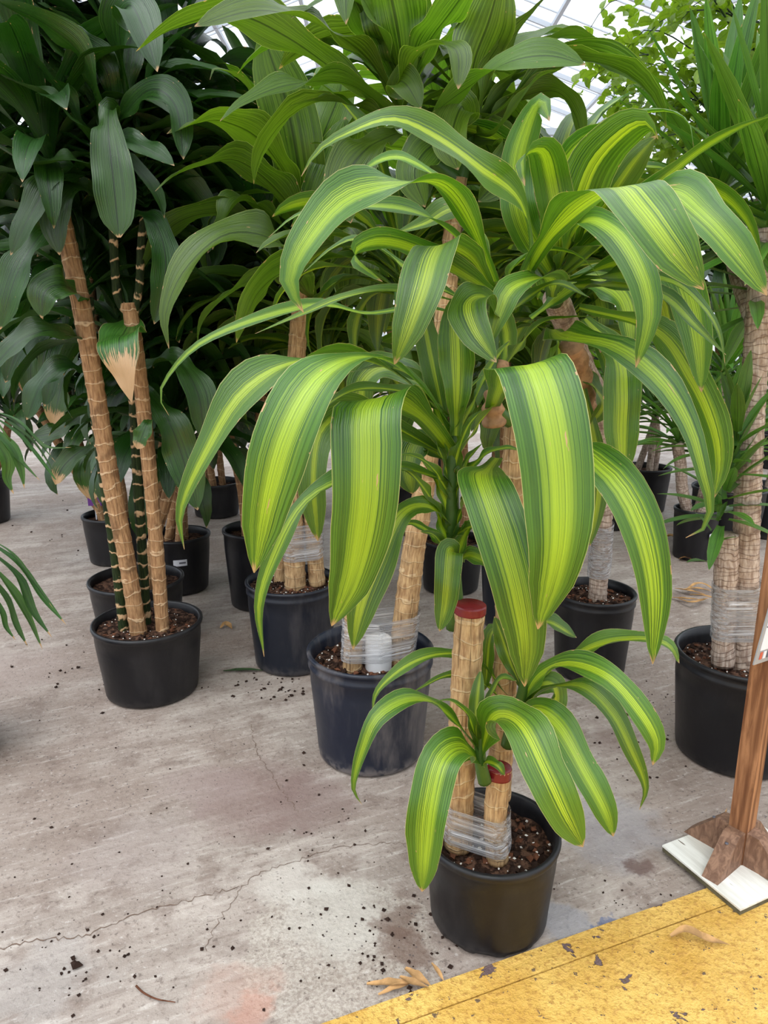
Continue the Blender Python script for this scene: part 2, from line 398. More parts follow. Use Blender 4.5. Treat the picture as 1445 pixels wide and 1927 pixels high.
# ------------------------------------------------------------------ setting
fl = part('floor', ([(-14, -6, 0), (14, -6, 0), (14, 22, 0), (-14, 22, 0)], [(0, 1, 2, 3)]), M['concrete'], None); tag(fl, kind='structure', label='stained grey concrete greenhouse floor')
def strip(pts, w, z=.0012, jit=.006, seed=3, n=70):
    rg = random.Random(seed); c, _, L = catmull([G(x, y) for x, y in pts], n); V, Fc = [], []
    for i, p in enumerate(c):
        t = (c[min(i+1, n)] - c[max(i-1, 0)]).normalized(); s = Vector((-t.y, t.x, 0)); p = p + s*rg.uniform(-jit, jit); ww = w*rg.uniform(.4, 1.3)
        V += [p - s*ww + Vector((0, 0, z)), p + s*ww + Vector((0, 0, z))]
        if i: k = 2*i; Fc.append((k-2, k-1, k+1, k))
    return V, Fc
for i, pts in enumerate((((-40, 1800), (60, 1772), (160, 1760), (250, 1725), (370, 1690), (450, 1668)), ((385, 1790), (420, 1720), (480, 1650), (560, 1620), (660, 1592), (800, 1585)), ((470, 1360), (485, 1420), (520, 1470), (560, 1530)))):
    part('crack', strip(pts, .0008 + .0004*(i == 0), seed=i), M['crack'], fl)
# yellow painted walkway, a hand's breadth of edge strip, a groove, then the field
ya, yb = G(645, 1922), G(1350, 1672); yd = (yb - ya).normalized(); yn = Vector((yd.y, -yd.x, 0))
YH = .012
def yslab(o0, o1, z1):
    a = ya - yd*3 + yn*o0; b = yb + yd*6 + yn*o0; c = yb + yd*6 + yn*o1; d = ya - yd*3 + yn*o1
    V = [Vector((p.x, p.y, z)) for z in (-.02, z1) for p in (a, b, c, d)]
    return V, [(4, 7, 6, 5), (0, 1, 5, 4), (1, 2, 6, 5), (2, 3, 7, 6), (3, 0, 4, 7)]
trim = part('trim_1', yslab(0, .0525, YH), M['yellow'], None, smooth=False); tag(trim, kind='structure', label='yellow painted edge strip of the walkway')
yw = part('floor_walkway', yslab(.0555, 5.0, YH), M['yellow'], None, smooth=False); tag(yw, kind='structure', label='worn yellow painted walkway floor')
part('groove', yslab(.0525, .0555, YH - .004), M['groove'], yw, smooth=False)

# greenhouse shell
XW, YB, YF, EV, RG = 7.5, 15.0, -5.0, 3.0, 5.6
roof = empty('ceiling', (0, 0, EV), 'white framed glass greenhouse roof', kind='structure')
def roofz(x): return RG - abs(x)/XW*(RG - EV)
ny = 14; dy = (YB - YF)/ny
for s in (-1, 1):
    nx = 7; pw = XW/nx
    a0 = Vector((0, 0, roofz(0))); 
    pm = mesh('pane', ([(0, .015, 0), (s*pw, .015, -pw*(RG-EV)/XW), (s*pw, dy-.015, -pw*(RG-EV)/XW), (0, dy-.015, 0)], [(0, 1, 2, 3)]), M['glass'], False)
    for i in range(nx):
        for j in range(ny): link('pane', pm, roof, (s*i*pw, YF + j*dy, roofz(i*pw) + .03))
    for i in range(nx + 1): part('purlin', barm((s*i*pw, YF, roofz(i*pw)), (s*i*pw, YB, roofz(i*pw)), .05), M['steel_white'], roof, smooth=False)
    rm = mesh('rafter', barm((0, 0, RG), (s*XW, 0, EV), .04, .06), M['steel_white'], False)
    for j in range(ny + 1): link('rafter', rm, roof, (0, YF + j*dy, 0))
    gm = mesh('glazing_bar', barm((0, 0, RG + .03), (s*XW, 0, EV + .03), .018, .02), M['steel_white'], False)
    for j in range(ny*2):
        link('glazing_bar', gm, roof, (0, YF + (j + .33 + (j % 2)*.17)*dy/2, 0))
for j in range(0, ny + 1, 3):
    y = YF + j*dy
    for a, b in (((-XW, EV), (XW, EV)), ((-3.75, EV), (-3.75, roofz(3.75))), ((3.75, EV), (3.75, roofz(3.75))), ((0, EV), (-3.75, roofz(3.75))), ((0, EV), (3.75, roofz(3.75))), ((0, EV), (0, RG)), ((3.75, EV), (5.6, roofz(5.6))), ((-3.75, EV), (-5.6, roofz(5.6)))):
        part('truss_bar', barm((a[0], y, a[1]), (b[0], y, b[1]), .06), M['steel_white'], roof, smooth=False)
def wallset(name, a, b, n, label):
    w = empty(name, a, label, kind='structure'); a = Vector(a); b = Vector(b); d = (b - a)/n
    up = Vector((0, 0, 1)); 
    part('low_wall', barm(a + up*.25, b + up*.25, .12, .5), M['steel_white'], w, smooth=False)
    part('rail', barm(a + up*1.7, b + up*1.7, .06), M['steel_white'], w, smooth=False); part('rail', barm(a + up*EV, b + up*EV, .08), M['steel_white'], w, smooth=False)
    for i in range(n + 1): part('post', barm(a + d*i + up*.5, a + d*i + up*EV, .06), M['steel_white'], w, smooth=False)
    pm = mesh('pane', ([up*.5, d + up*.5, d + up*EV, up*EV], [(0, 1, 2, 3)]), M['glass'], False)
    for i in range(n): link('pane', pm, w, a + d*i)
    return w
wb_ = wallset('wall_back', (-XW, YB, 0), (XW, YB, 0), 12, 'far glazed greenhouse wall')
gv = [(-XW, YB, EV), (XW, YB, EV), (0, YB, RG)]
part('gable_pane', (gv, [(0, 1, 2)]), M['glass'], wb_, smooth=False)
wallset('wall_left', (-XW, YF, 0), (-XW, YB, 0), 14, 'glazed greenhouse wall on the left')
wallset('wall_right', (XW, YF, 0), (XW, YB, 0), 14, 'glazed greenhouse wall on the right')

# ------------------------------------------------------------------ leaves
PROF = {'a': [(0, .30), (.15, .40), (.35, .76), (.55, 1), (.72, .96), (.85, .74), (.94, .40), (1, .015)],
        'b': [(0, .30), (.12, .5), (.27, .92), (.5, 1), (.74, .94), (.88, .68), (.96, .33), (1, .015)],
        'n': [(0, .34), (.18, .6), (.42, 1), (.62, .86), (.8, .5), (.92, .2), (1, .01)],
        's': [(0, 1), (.12, .8), (.35, .75), (.65, .6), (.88, .3), (1, .02)],
        'f': [(0, .28), (.2, .42), (.32, .8), (.4, .96), (.6, 1), (.78, .9), (.9, .62), (.97, .25), (1, .015)],
        'e': [(0, .4), (.2, .45), (.4, .56), (.58, .92), (.78, 1), (.92, .74), (1, .08)],
        't': [(0, .3), (.12, .7), (.3, 1), (.6, .8), (.85, .35), (1, .02)],
        'y': [(0, .55), (.1, .62), (.4, 1), (.7, .8), (.9, .36), (1, .0)]}
def leaf_grid(c, tn, nr, wid, prof, fold, wave, seed, nu=6):
    """midrib c, tangents tn, normals nr -> grid of a leaf blade"""
    rg = random.Random(seed); n = len(c) - 1; V, U, Fc = [], [], []
    p1, p2 = rg.uniform(0, 6), rg.uniform(0, 6); f1, f2 = rg.uniform(13, 22), rg.uniform(13, 22)
    for i in range(n + 1):
        s = i/n; w = wid*lerp_tab(PROF[prof], s)/2; side = tn[i].cross(nr[i])
        am = wave*wid*math.sin(PI*min(1, s*1.15))
        for k in range(nu + 1):
            x = k/nu*2 - 1; e = abs(x)
            wv = am*(e**2)*(math.sin(f1*s + p1) if x < 0 else math.sin(f2*s + p2))
            V.append(c[i] + side*x*w*(1 - .06*fold*e) + nr[i]*(fold*w*(e**1.4) + wv)); U.append((k/nu, s))
    m = nu + 1
    for i in range(n):
        for k in range(nu): Fc.append((i*m+k, i*m+k+1, (i+1)*m+k+1, (i+1)*m+k))
    return V, Fc, U
NLEAF = [0]
def leaf(parent, kind, pts, w, phi=(60, 15), prof='a', fold=.28, wave=.15, n=30, side=None):
    """a leaf whose midrib runs through points given as (px, py, depth); w = blade width in px; phi = tilt of the blade from facing the viewer towards facing up"""
    NLEAF[0] += 1; seed = NLEAF[0]
    q = [P(*a) for a in pts]; c, pr, L = catmull(q, n)
    j = len(pts)//2; wid = w*pxm(pts[j][1], min(a[2] for a in pts[1:]))
    tn = [(c[min(i+1, n)] - c[max(i-1, 0)]).normalized() for i in range(n + 1)]
    sg = 1 if pts[-1][0] <= pts[0][0] else -1
    nr = []
    for i in range(n + 1):
        x = pr[i]/(len(pts) - 1)*(len(phi) - 1); k = min(int(x), len(phi) - 2); ph = rad(phi[k] + (phi[k+1] - phi[k])*(x - k))
        cd = (CAM - c[i]).normalized(); n0 = (cd - tn[i]*cd.dot(tn[i])).normalized(); b = tn[i].cross(n0)*sg
        ph += rad(15 if side is None else 4)*math.sin(7.5*i/n + seed*1.9)*math.sin(PI*i/n)
        nr.append((n0*math.cos(ph) + b*math.sin(ph)).normalized())
    if side is not None:
        sv = Vector((side[0], side[2] if len(side) > 2 else 0, side[1])); nr = []
        for t in tn:
            q2 = (sv - t*sv.dot(t)).normalized(); nr.append(q2.cross(t).normalized())
        if nr[int(n*.7)].dot(CAM - c[int(n*.7)]) < 0: nr = [-a for a in nr]
    # smooth the normals so the blade does not kink
    for _ in range(4):
        nr = [(nr[max(i-1, 0)] + nr[i]*2 + nr[min(i+1, n)]).normalized() for i in range(n + 1)]
        nr = [(a - t*a.dot(t)).normalized() for a, t in zip(nr, tn)]
    o = part('leaf', leaf_grid(c, tn, nr, wid, prof, fold, wave, seed), M[kind], parent, q[0])
    return o
def arch(L, w, e0, bend, prof, fold, wave, seed, n=14, nu=4, twist=0.0):
    """a free leaf in local space: leaves the origin along +X at elevation e0 and bends down by `bend` degrees"""
    c = [Vector((0, 0, 0))]; tn = []; 
    for i in range(n + 1):
        s = i/n; e = rad(e0 - bend*(s**1.3)); t = Vector((math.cos(e), 0, math.sin(e))); tn.append(t)
        if i < n: c.append(c[-1] + t*L/n)
    nr = []
    for i, t in enumerate(tn):
        nn = Vector((-t.z, 0, t.x)); nr.append(Quaternion(t, rad(twist)*i/n) @ nn)
    return leaf_grid(c, tn, nr, w, prof, fold, wave, seed, nu)
LIB = {}
def lib(kind, shape):
    key = (kind, shape)
    if key in LIB: return LIB[key]
    out = []
    for i in range(8):
        rg = random.Random(i*7 + 3); a = i/7
        if shape == 'dracaena': vf = arch(.54, .098, 82 - 62*a, 65 + 60*a + rg.uniform(-12, 20), 'a', .3, .12, i, twist=rg.uniform(-45, 45))
        elif shape == 'yucca': vf = arch(.46, .044, 86 - 70*a, 8 + 34*a, 'y', .55, .01, i, n=9)
        elif shape == 'ficus': vf = arch(.066, .046, 10, 50 + 30*a, 'b', .2, .03, i, n=4, nu=2)
        out.append(mesh('leaf', vf, M[kind]))
    LIB[key] = out; return out
def crown(parent, at, kind, shape, n, size=1.0, seed=0, spread=(0, 1), height=.12, axis=None, avoid=None):
    """a whorl of leaves round a shoot; inner leaves stand up, outer ones arch over"""
    rg = random.Random(seed); ml = lib(kind, shape); at = Vector(at); ax = Vector(axis) if axis else Vector((0, 0, 1))
    for i in range(n):
        a = i/max(1, n - 1); az = i*2.39996 + rg.uniform(-.3, .3) + seed
        if avoid is not None:
            d = Vector((math.cos(az), math.sin(az), 0))
            if d.dot(Vector(avoid)) > .25: az += PI
        k = int(round((spread[0] + (spread[1] - spread[0])*a)*7)); k = max(0, min(7, k + rg.choice((-1, 0, 0, 1))))
        link('leaf', ml[k], parent, at + ax*height*(1 - a) , (rg.uniform(-.15, .15), rg.uniform(-.12, .12), az), size*rg.uniform(.8, 1.12))

# ------------------------------------------------------------------ pots and canes
def pot_dims(cx, rimy, w, boty, taper=.84):
    g = G(cx, boty); r = w*pxm(rimy, g.y + .15)/2; rb = r*taper
    Y = g.y + rb; top = P(cx, rimy, Y); return Vector((top.x, Y, 0)), r, rb, top.z
def pot(root, c, r, rb, h, mat='pot', scallop=False, lip='round', soil=.06, bits=True, seed=0):
    lw = .012
    prof = [(rb*.2, .006), (rb*.97, .004), (rb, .008), (rb + (r-rb)*.06, h*.06), (rb + (r - rb)*.1, h*.1)]
    for k in range(1, 8): prof.append((rb + (r*.965 - rb)*(.1 + .9*k/8), h*(.1 + .72*k/8)))
    if lip == 'round':
        prof += [(r*.962, h - .022), (r*.99, h - .018), (r*1.005, h - .010), (r, h - .002), (r - .008, h), (r - .013, h - .006)]
    else:
        prof += [(r*.955, h*.86), (r*.985, h*.875), (r*.985, h*.90), (r*.965, h*.915), (r*.97, h*.955), (r*1.0, h*.965), (r*1.005, h - .006), (r - .004, h), (r - .011, h - .003)]
    prof += [(r - .015, h - .03), (r*.9, h - soil - .03)]
    vf = lathe(prof, 48, c)
    if scallop:
        for k in range(48):
            if (k//2) % 2:
                for i in (1, 2): vf[0][i*48 + k].z += .009
    p = part('pot', vf, M[mat], root, c)
    if lip != 'round': p['label'] = 'dark nursery pot with a ribbed collar'
    rs = r*.9*(1 - soil*.3); rg = random.Random(seed)
    rings = 7; V = [Vector((c.x, c.y, h - soil + .008))]; Fc = []
    for i in range(1, rings + 1):
        for k in range(28):
            th = 2*PI*k/28; rr = rs*1.02*i/rings
            V.append(Vector((c.x + rr*math.cos(th), c.y + rr*math.sin(th), h - soil + rg.uniform(-.006, .008))))
    for k in range(28): Fc.append((0, 1 + k, 1 + (k+1) % 28))
    for i in range(rings - 1):
        for k in range(28):
            a = 1 + i*28; b = a + 28; Fc.append((a + k, b + k, b + (k+1) % 28, a + (k+1) % 28))
    s = part('soil', (V, Fc), M['soil'], root, V[0])
    if bits:
        for mt, n, sz, nm in (('crumb', 90, .009, 'soil_clod'), ('chip', 50, .010, 'bark_chip'), ('perlite', 70, .0036, 'perlite')):
            q = []
            for k in range(n):
                th = rg.uniform(0, 2*PI); rr = rs*.97*math.sqrt(rg.random()); q.append(clod(Vector((c.x + rr*math.cos(th), c.y + rr*math.sin(th), h - soil + .005)), sz*rg.uniform(.5, 1.3), rg, .6 if mt == 'chip' else .8))
            o = part(nm, join(*q), M[mt], s, smooth=False); o['kind'] = 'stuff'
    return p
def clod(p, r, rg, flat=.8):
    q = Quaternion((rg.uniform(-1, 1), rg.uniform(-1, 1), rg.uniform(-1, 1)), rg.uniform(0, 3))
    V = []
    for d in ((1, 0, 0), (-1, 0, 0), (0, 1, 0), (0, -1, 0), (0, 0, 1), (0, 0, -1)):
        v = Vector(d)*r*rg.uniform(.6, 1.2); v = q @ v; v.z *= flat; V.append(p + v)
    return V, [(0, 2, 4), (2, 1, 4), (1, 3, 4), (3, 0, 4), (2, 0, 5), (1, 2, 5), (3, 1, 5), (0, 3, 5)]
def cane(root, pts, wpx, mat='bark', name='cane', rings=True, seed=0, taper=.0, world=False):
    q = [Vector(a) for a in pts] if world else [P(*a) for a in pts]
    r = wpx/2 if world else wpx*pxm(pts[len(pts)//2][1], pts[0][2])/2
    L = sum((b - a).length for a, b in zip(q, q[1:])); seg = max(24, int(L/.007)); rp = 26 if mat == 'bark' else 22
    if mat == 'bark_yucca': rp = 44
    def rf(s):
        ph = (s*L*rp) % 1.0
        b = math.exp(-((ph - .5)/.13)**2)
        return r*(1 - taper*s)*(1 + (.055*b if rings else 0) + .02*math.sin(s*17 + seed))
    return part(name, tube(q, rf, 18, seg, True, .03, seed), M[mat], root, q[0])
def stem(root, pts, wpx, mat, name='shoot'):
    q = [P(*a) for a in pts]; r = wpx*pxm(pts[0][1], pts[0][2])/2
    return part(name, tube(q, lambda s: r*(1.1 - .4*s), 12, 24), mat, root, q[0])
M['stem'] = simple('green_stem', srgb(62, 96, 34), .45, .4, 14, amt=.3)
M['stem_dark'] = simple('dark_green_stem', srgb(30, 54, 20), .45, .4, 14, amt=.4)
def wrap(root, cols, z0, z1, grow=.006, name='plastic_wrap', wav=.012):
    """stretch film round several canes: convex outline of the circles at each height"""
    V, Fc, U = [], [], []; nz, na = 14, 48; rg = random.Random(5)
    for i in range(nz + 1):
        f = i/nz
        cs = [(a.lerp(b, f), r) for a, b, r in cols]; mid = sum((c for c, r in cs), Vector())/len(cs)
        for k in range(na + 1):
            th = 2*PI*(k % na)/na; d = Vector((math.cos(th), math.sin(th), 0))
            # support function -> point on hull
            best = max(cs, key=lambda cr: cr[0].dot(d) + cr[1]); p = best[0] + d*(best[1] + grow)
            z = z0 + (z1 - z0)*f + (math.sin(th*2 + i)*wav*.3) + (wav*math.sin(th + .8))*(1 - f*.5)
            V.append(Vector((p.x, p.y, z)) + d*rg.uniform(-.0012, .0012)); U.append((k/na, f*(z1 - z0)*4))
    m = na + 1
    for i in range(nz):
        for k in range(na): Fc.append((i*m+k, i*m+k+1, (i+1)*m+k+1, (i+1)*m+k))
    return part(name, (V, Fc, U), M['wrap'], root, V[0])
def along(q, z):
    for a, b in zip(q, q[1:]):
        if (a.z - z)*(b.z - z) <= 0 and abs(b.z - a.z) > 1e-6: return a.lerp(b, (z - a.z)/(b.z - a.z))
    return q[0] if abs(q[0].z - z) < abs(q[-1].z - z) else q[-1]

# ================================================================== A: front striped dracaena
cA, rA, rbA, hA = pot_dims(925, 1558, 252, 1808, .86)
A = empty('potted_dracaena', cA, 'striped dracaena in the nearest black pot, with a red wax-capped cut cane', 'potted plant', 'striped dracaenas')
pot(A, cA, rA, rbA, hA, 'pot', scallop=True, soil=.045, seed=1)
YA = cA.y
stump_px = [(862, 1592, YA - .005), (868, 1440, YA - .005), (876, 1290, YA - .008), (885, 1140, YA - .01)]
tall_px = [(938, 1500, YA + .07), (951, 1240, YA + .07), (963, 1000, YA + .08), (975, 778, YA + .09)]
short_px = [(936, 1618, YA - .045), (932, 1540, YA - .045), (940, 1445, YA - .04)]
stump = cane(A, stump_px, 55, seed=1); tall = cane(A, tall_px, 49, seed=2); short = cane(A, short_px, 43, seed=3)
def wax(parent, pts, wpx, name='wax_cap', lenf=.02):
    q = [P(*a) for a in pts]; d = (q[-1] - q[-2]).normalized(); r = wpx*pxm(pts[-1][1], pts[-1][2])/2
    a = q[-1] - d*lenf; b = q[-1] + d*.004
    o = part(name, tube([a, a.lerp(b, .5), b - d*.002, b], lambda s: r*1.08 if s < .9 else r*1.0, 20, 8), M['wax'], parent, a); o['label'] = 'dark red wax cap'; return o
wax(stump, stump_px, 56, lenf=.014); wax(short, short_px, 43)
qs, qt, qsh = [P(*a) for a in stump_px], [P(*a) for a in tall_px], [P(*a) for a in short_px]
z0, z1 = hA - .01, hA + .075
wrap(A, [(along(qs, z0), along(qs, z1), .026), (along(qsh, z0), along(qsh, z1), .023)], z0, z1)
# centre shoot rising beside the cut cane
s1 = stem(A, [(858, 1180, YA + .03), (850, 1090, YA + .02), (847, 1000, YA), (848, 900, YA), (858, 800, YA + .01), (866, 720, YA + .02)], 36, M['stem'])
Y = YA
L1 = lambda *a, **k: leaf(s1, 'V', *a, **k)
L1([(850, 850, Y), (795, 785, 1.24), (725, 748, 1.1), (692, 772, 1.02), (690, 860, 1.0), (685, 965, 1.0), (662, 1085, 1.02), (624, 1178, 1.04)], 134, prof='f', fold=.1, wave=.05, side=(1, .25))
L1([(850, 805, Y), (780, 715, 1.22), (700, 672, 1.11), (610, 702, 1.02), (545, 800, .98), (505, 930, .98), (478, 1078, 1.0)], 128, (85, 90, 84, 36, 10, 3, 3), 'f', .15, .06)
L1([(850, 790, Y), (720, 690, 1.3), (575, 678, 1.2), (462, 735, 1.15), (388, 850, 1.13), (340, 960, 1.13), (347, 1034, 1.13)], 96, (85, 88, 80, 50, 38, 35, 35), 'n', .3)
L1([(845, 860, Y+.02), (690, 780, 1.3), (612, 800, 1.22), (590, 890, 1.19), (598, 1018, 1.19)], 78, (60, 10), 'b')
L1([(848, 905, Y), (735, 880, 1.22), (645, 905, 1.13), (570, 950, 1.1), (518, 1045, 1.1), (488, 1140, 1.1), (497, 1236, 1.1)], 62, (70, 55, 30, 20), 'n')
L1([(850, 985, Y), (802, 953, 1.26), (755, 970, 1.19), (712, 1060, 1.16), (682, 1140, 1.15), (664, 1222, 1.15)], 74, (70, 20, 10), 'a')
L1([(850, 1060, Y), (847, 1036, 1.26), (843, 1090, 1.22), (838, 1140, 1.22), (827, 1188, 1.22)], 52, (30, 5), 'b')
L1([(848, 935, Y), (812, 880, 1.28), (778, 858, 1.24), (748, 856, 1.22)], 36, (60, 50), 's'); L1([(847, 1000, Y), (805, 930, 1.28), (772, 890, 1.24), (745, 880, 1.22)], 40, (60, 40), 's')
L1([(848, 1040, Y), (805, 1000, 1.29), (770, 985, 1.26), (745, 1003, 1.25)], 36, (60, 40), 's'); L1([(850, 1060, Y), (820, 1010, 1.28), (790, 1000, 1.25)], 34, (50, 30), 's')
L1([(850, 920, Y), (905, 862, 1.3), (950, 843, 1.27), (985, 850, 1.26)], 38, (60, 50), 's'); L1([(852, 1010, Y), (890, 990, 1.3), (918, 995, 1.29), (930, 1030, 1.28)], 40, (60, 30), 's')
L1([(858, 1055, Y), (885, 1045, 1.3), (920, 1062, 1.27), (942, 1090, 1.27)], 40, (55, 30), 'a')
L1([(846, 830, Y), (825, 740, Y), (806, 650, Y+.01), (790, 560, Y+.02)], 48, (-20, -10), 'a', .3); L1([(858, 820, Y-.02), (860, 720, Y-.03), (858, 640, Y-.03), (850, 560, Y-.02)], 70, (-10, 10), 'a', .35)
L1([(850, 840, Y), (890, 760, Y), (925, 690, Y+.02), (960, 640, Y+.04)], 42, (120, 100), 'a'); L1([(845, 780, Y+.02), (770, 740, 1.28), (665, 735, 1.22), (572, 795, 1.2)], 46, (70, 50), 'n')
L1([(850, 880, Y), (900, 800, Y+.02), (930, 760, Y+.03), (950, 700, Y+.05)], 36, (100, 70), 'a'); L1([(848, 810, Y+.02), (790, 720, Y), (730, 690, Y-.02), (660, 700, Y-.04)], 36, (75, 60), 'n')
L1([(846, 870, Y+.02), (790, 830, Y+.02), (770, 870, Y), (776, 930, Y)], 70, (50, 10), 'a'); L1([(846, 760, Y+.04), (740, 690, Y+.1), (680, 720, Y+.1), (690, 800, Y+.1)], 60, (20, 10))
for k in range(9):
    yy = 1070 - k*32; sd = -1 if k % 2 else 1
    L1([(850 + sd*4, yy, Y - .008), (850 + sd*16, yy - 40, Y - .02), (850 + sd*32, yy - 78, Y - .025), (850 + sd*58, yy - 108, Y - .03)], 40, (20 + 30*(k % 3), 60), 's', .3)
# tall cane: dry sheath and its drooping leaves
sh = part('dry_sheath', tube([P(930, 800, YA + .06), P(928, 765, YA + .055), P(935, 720, YA + .06), P(945, 680, YA + .07)], lambda s: .019*(1.1 - .3*s)*(1 + .16*math.sin(s*30)), 12, 30), M['sheath'], tall, P(930, 800, YA + .06))
s2 = stem(A, [(972, 800, YA + .09), (935, 770, YA + .06), (925, 700, YA + .06), (930, 600, YA + .07), (930, 540, YA + .08)], 26, M['stem'])
L2 = lambda *a, **k: leaf(s2, 'V', *a, **k)
L2([(926, 770, YA + .05), (950, 712, 1.2), (985, 688, 1.06), (1008, 702, .99), (1036, 800, .95), (1050, 920, .94), (1046, 1050, .94), (1012, 1184, .97)], 150, prof='f', fold=.1, wave=.05, side=(1, .12))
L2([(935, 862, YA + .05), (918, 884, 1.26), (908, 897, 1.12), (924, 945, 1.06), (950, 1020, 1.03), (976, 1115, 1.02), (990, 1210, 1.03), (987, 1292, 1.05)], 108, prof='f', fold=.12, wave=.06, side=(1, -.05))
L2([(930, 560, 1.42), (890, 492, 1.31), (835, 462, 1.2), (812, 478, 1.13), (792, 545, 1.08), (765, 625, 1.07), (742, 686, 1.08)], 102, prof='f', fold=.12, wave=.07, side=(1, .22))
L2([(945, 600, 1.42), (912, 560, 1.3), (880, 572, 1.2), (893, 622, 1.15), (934, 682, 1.13)], 86, (85, 65, 25, 5, 5), 'b', .1, .12)
L2([(930, 530, 1.42), (885, 420, 1.31), (835, 352, 1.22), (770, 345, 1.15), (655, 368, 1.08), (580, 448, 1.04), (546, 525, 1.03), (571, 588, 1.03)], 96, (140, 140, 128, 78, 42, 28, 25, 20), 'a', .3)
L2([(1000, 560, 1.5), (985, 395, 1.42), (900, 315, 1.32), (820, 258, 1.24), (740, 224, 1.18), (655, 250, 1.12), (598, 284, 1.1), (567, 332, 1.1)], 84, (75, 60, 52, 50, 48, 40, 35, 30), 'n', .3)
L2([(930, 520, 1.5), (840, 360, 1.46), (765, 300, 1.42), (702, 308, 1.4), (675, 350, 1.4)], 56, (85, 62, 50, 40), 'n')
L2([(945, 560, 1.5), (905, 470, 1.5), (860, 395, 1.5), (800, 420, 1.48), (740, 440, 1.46)], 70, (90, 60, 40), 'n')
L2([(932, 540, 1.44), (850, 440, 1.32), (760, 393, 1.24), (640, 390, 1.19), (560, 405, 1.17), (505, 447, 1.16)], 50, (110, 70, 60), 'n'); L2([(940, 560, 1.42), (870, 520, 1.3), (780, 470, 1.25), (710, 455, 1.2), (668, 480, 1.15), (720, 530, 1.12)], 70, (140, 130, 60), 'b')
L2([(930, 620, 1.43), (860, 570, 1.3), (740, 548, 1.22), (650, 558, 1.17), (570, 590, 1.15), (480, 628, 1.14)], 42, (80, 60, 55), 'n'); L2([(925, 610, 1.44), (800, 580, 1.35), (690, 590, 1.3), (600, 575, 1.26), (470, 605, 1.22), (365, 655, 1.2), (302, 735, 1.2), (318, 782, 1.2)], 36, (80, 70, 50, 30), 'n')
L2([(925, 590, 1.45), (800, 530, 1.4), (690, 455, 1.38), (630, 465, 1.36), (572, 512, 1.35)], 38, (75, 60), 'n')
L2([(922, 640, 1.45), (960, 590, 1.42), (1040, 535, 1.4), (1110, 560, 1.38)], 40, (70, 50), 'n')
# small low shoot on the short cane
s3 = stem(A, [(912, 1470, YA - .06), (905, 1440, YA - .07), (903, 1400, YA - .07), (910, 1350, YA - .07)], 24, M['stem'])
L3 = lambda *a, **k: leaf(s3, 'V', *a, **k); Y = YA - .07
L3([(900, 1412, Y), (832, 1335, 1.2), (775, 1316, 1.15), (712, 1348, 1.11), (682, 1412, 1.1), (665, 1480, 1.1), (681, 1514, 1.1)], 50, (75, 50, 30, 20), 'n')
L3([(900, 1430, Y), (868, 1405, 1.19), (830, 1428, 1.13), (808, 1510, 1.1), (799, 1595, 1.1), (794, 1678, 1.11)], 80, (60, 15, 5), 'b', .18)
L3([(905, 1420, Y), (930, 1352, 1.2), (978, 1362, 1.11), (1025, 1450, 1.05), (1062, 1530, 1.04), (1097, 1594, 1.05)], 98, (60, 20, 10), 'b', .15)
L3([(905, 1420, Y), (912, 1345, Y), (940, 1280, Y), (972, 1282, Y - .02)], 36, (110, 60), 'a'); L3([(903, 1425, Y), (882, 1350, Y - .03), (850, 1320, Y - .06), (818, 1320, Y - .08)], 30, (80, 60), 'n')
L3([(905, 1440, Y), (918, 1435, Y - .03), (935, 1440, Y - .05), (950, 1458, Y - .05)], 26, (60, 30)); L3([(903, 1430, Y), (895, 1370, Y - .01), (898, 1310, Y), (905, 1260, Y + .02)], 30, (10, 10)); L3([(900, 1435, Y), (880, 1425, Y - .03), (862, 1440, Y - .05)], 22, (60, 30))
# second low shoot behind, on the tall cane
s4 = stem(A, [(955, 1400, YA + .05), (972, 1350, YA + .02), (985, 1300, YA), (992, 1250, YA)], 26, M['stem'])
L4 = lambda *a, **k: leaf(s4, 'V', *a, **k); Y = YA + .02
L4([(978, 1380, Y), (1005, 1340, 1.27), (1050, 1368, 1.2), (1100, 1455, 1.14), (1138, 1525, 1.12), (1154, 1574, 1.12)], 72, (60, 20, 12), 'b', .2)
L4([(980, 1330, Y), (1012, 1275, 1.3), (1065, 1250, 1.24), (1140, 1272, 1.17), (1200, 1335, 1.14), (1234, 1395, 1.13), (1228, 1440, 1.13)], 66, (65, 45, 30, 25), 'b', .25)
L4([(982, 1345, Y), (1015, 1305, 1.32), (1090, 1290, 1.26), (1150, 1340, 1.22), (1188, 1412, 1.2), (1214, 1480, 1.2), (1203, 1524, 1.2)], 52, (75, 55, 25, 20), 'n')
L4([(985, 1320, Y), (1040, 1260, 1.38), (1115, 1218, 1.36), (1200, 1202, 1.34), (1256, 1214, 1.33), (1278, 1248, 1.33)], 56, (110, 65, 50), 'b'); L4([(980, 1340, Y), (1020, 1290, Y), (1045, 1300, Y), (1042, 1352, Y)], 52, (60, 20), 'b')
L4([(975, 1330, Y + .03), (900, 1245, Y + .03), (840, 1230, Y + .02), (770, 1250, Y), (712, 1298, Y - .02), (700, 1345, Y - .02)], 40, (70, 50, 30), 'n'); L4([(975, 1340, Y + .03), (900, 1280, Y + .03), (845, 1270, Y + .02), (774, 1304, Y)], 28, (65, 40), 'n')
L4([(985, 1290, Y), (960, 1220, Y + .03), (925, 1190, Y + .03), (912, 1300, Y + .03)], 34, (60, 10)); L4([(990, 1260, Y), (1000, 1190, Y + .04), (1030, 1170, Y + .05), (1085, 1200, Y + .05)], 44, (90, 50)); L4([(985, 1300, Y), (962, 1250, Y), (945, 1200, Y), (930, 1160, Y)], 36, (20, 0))

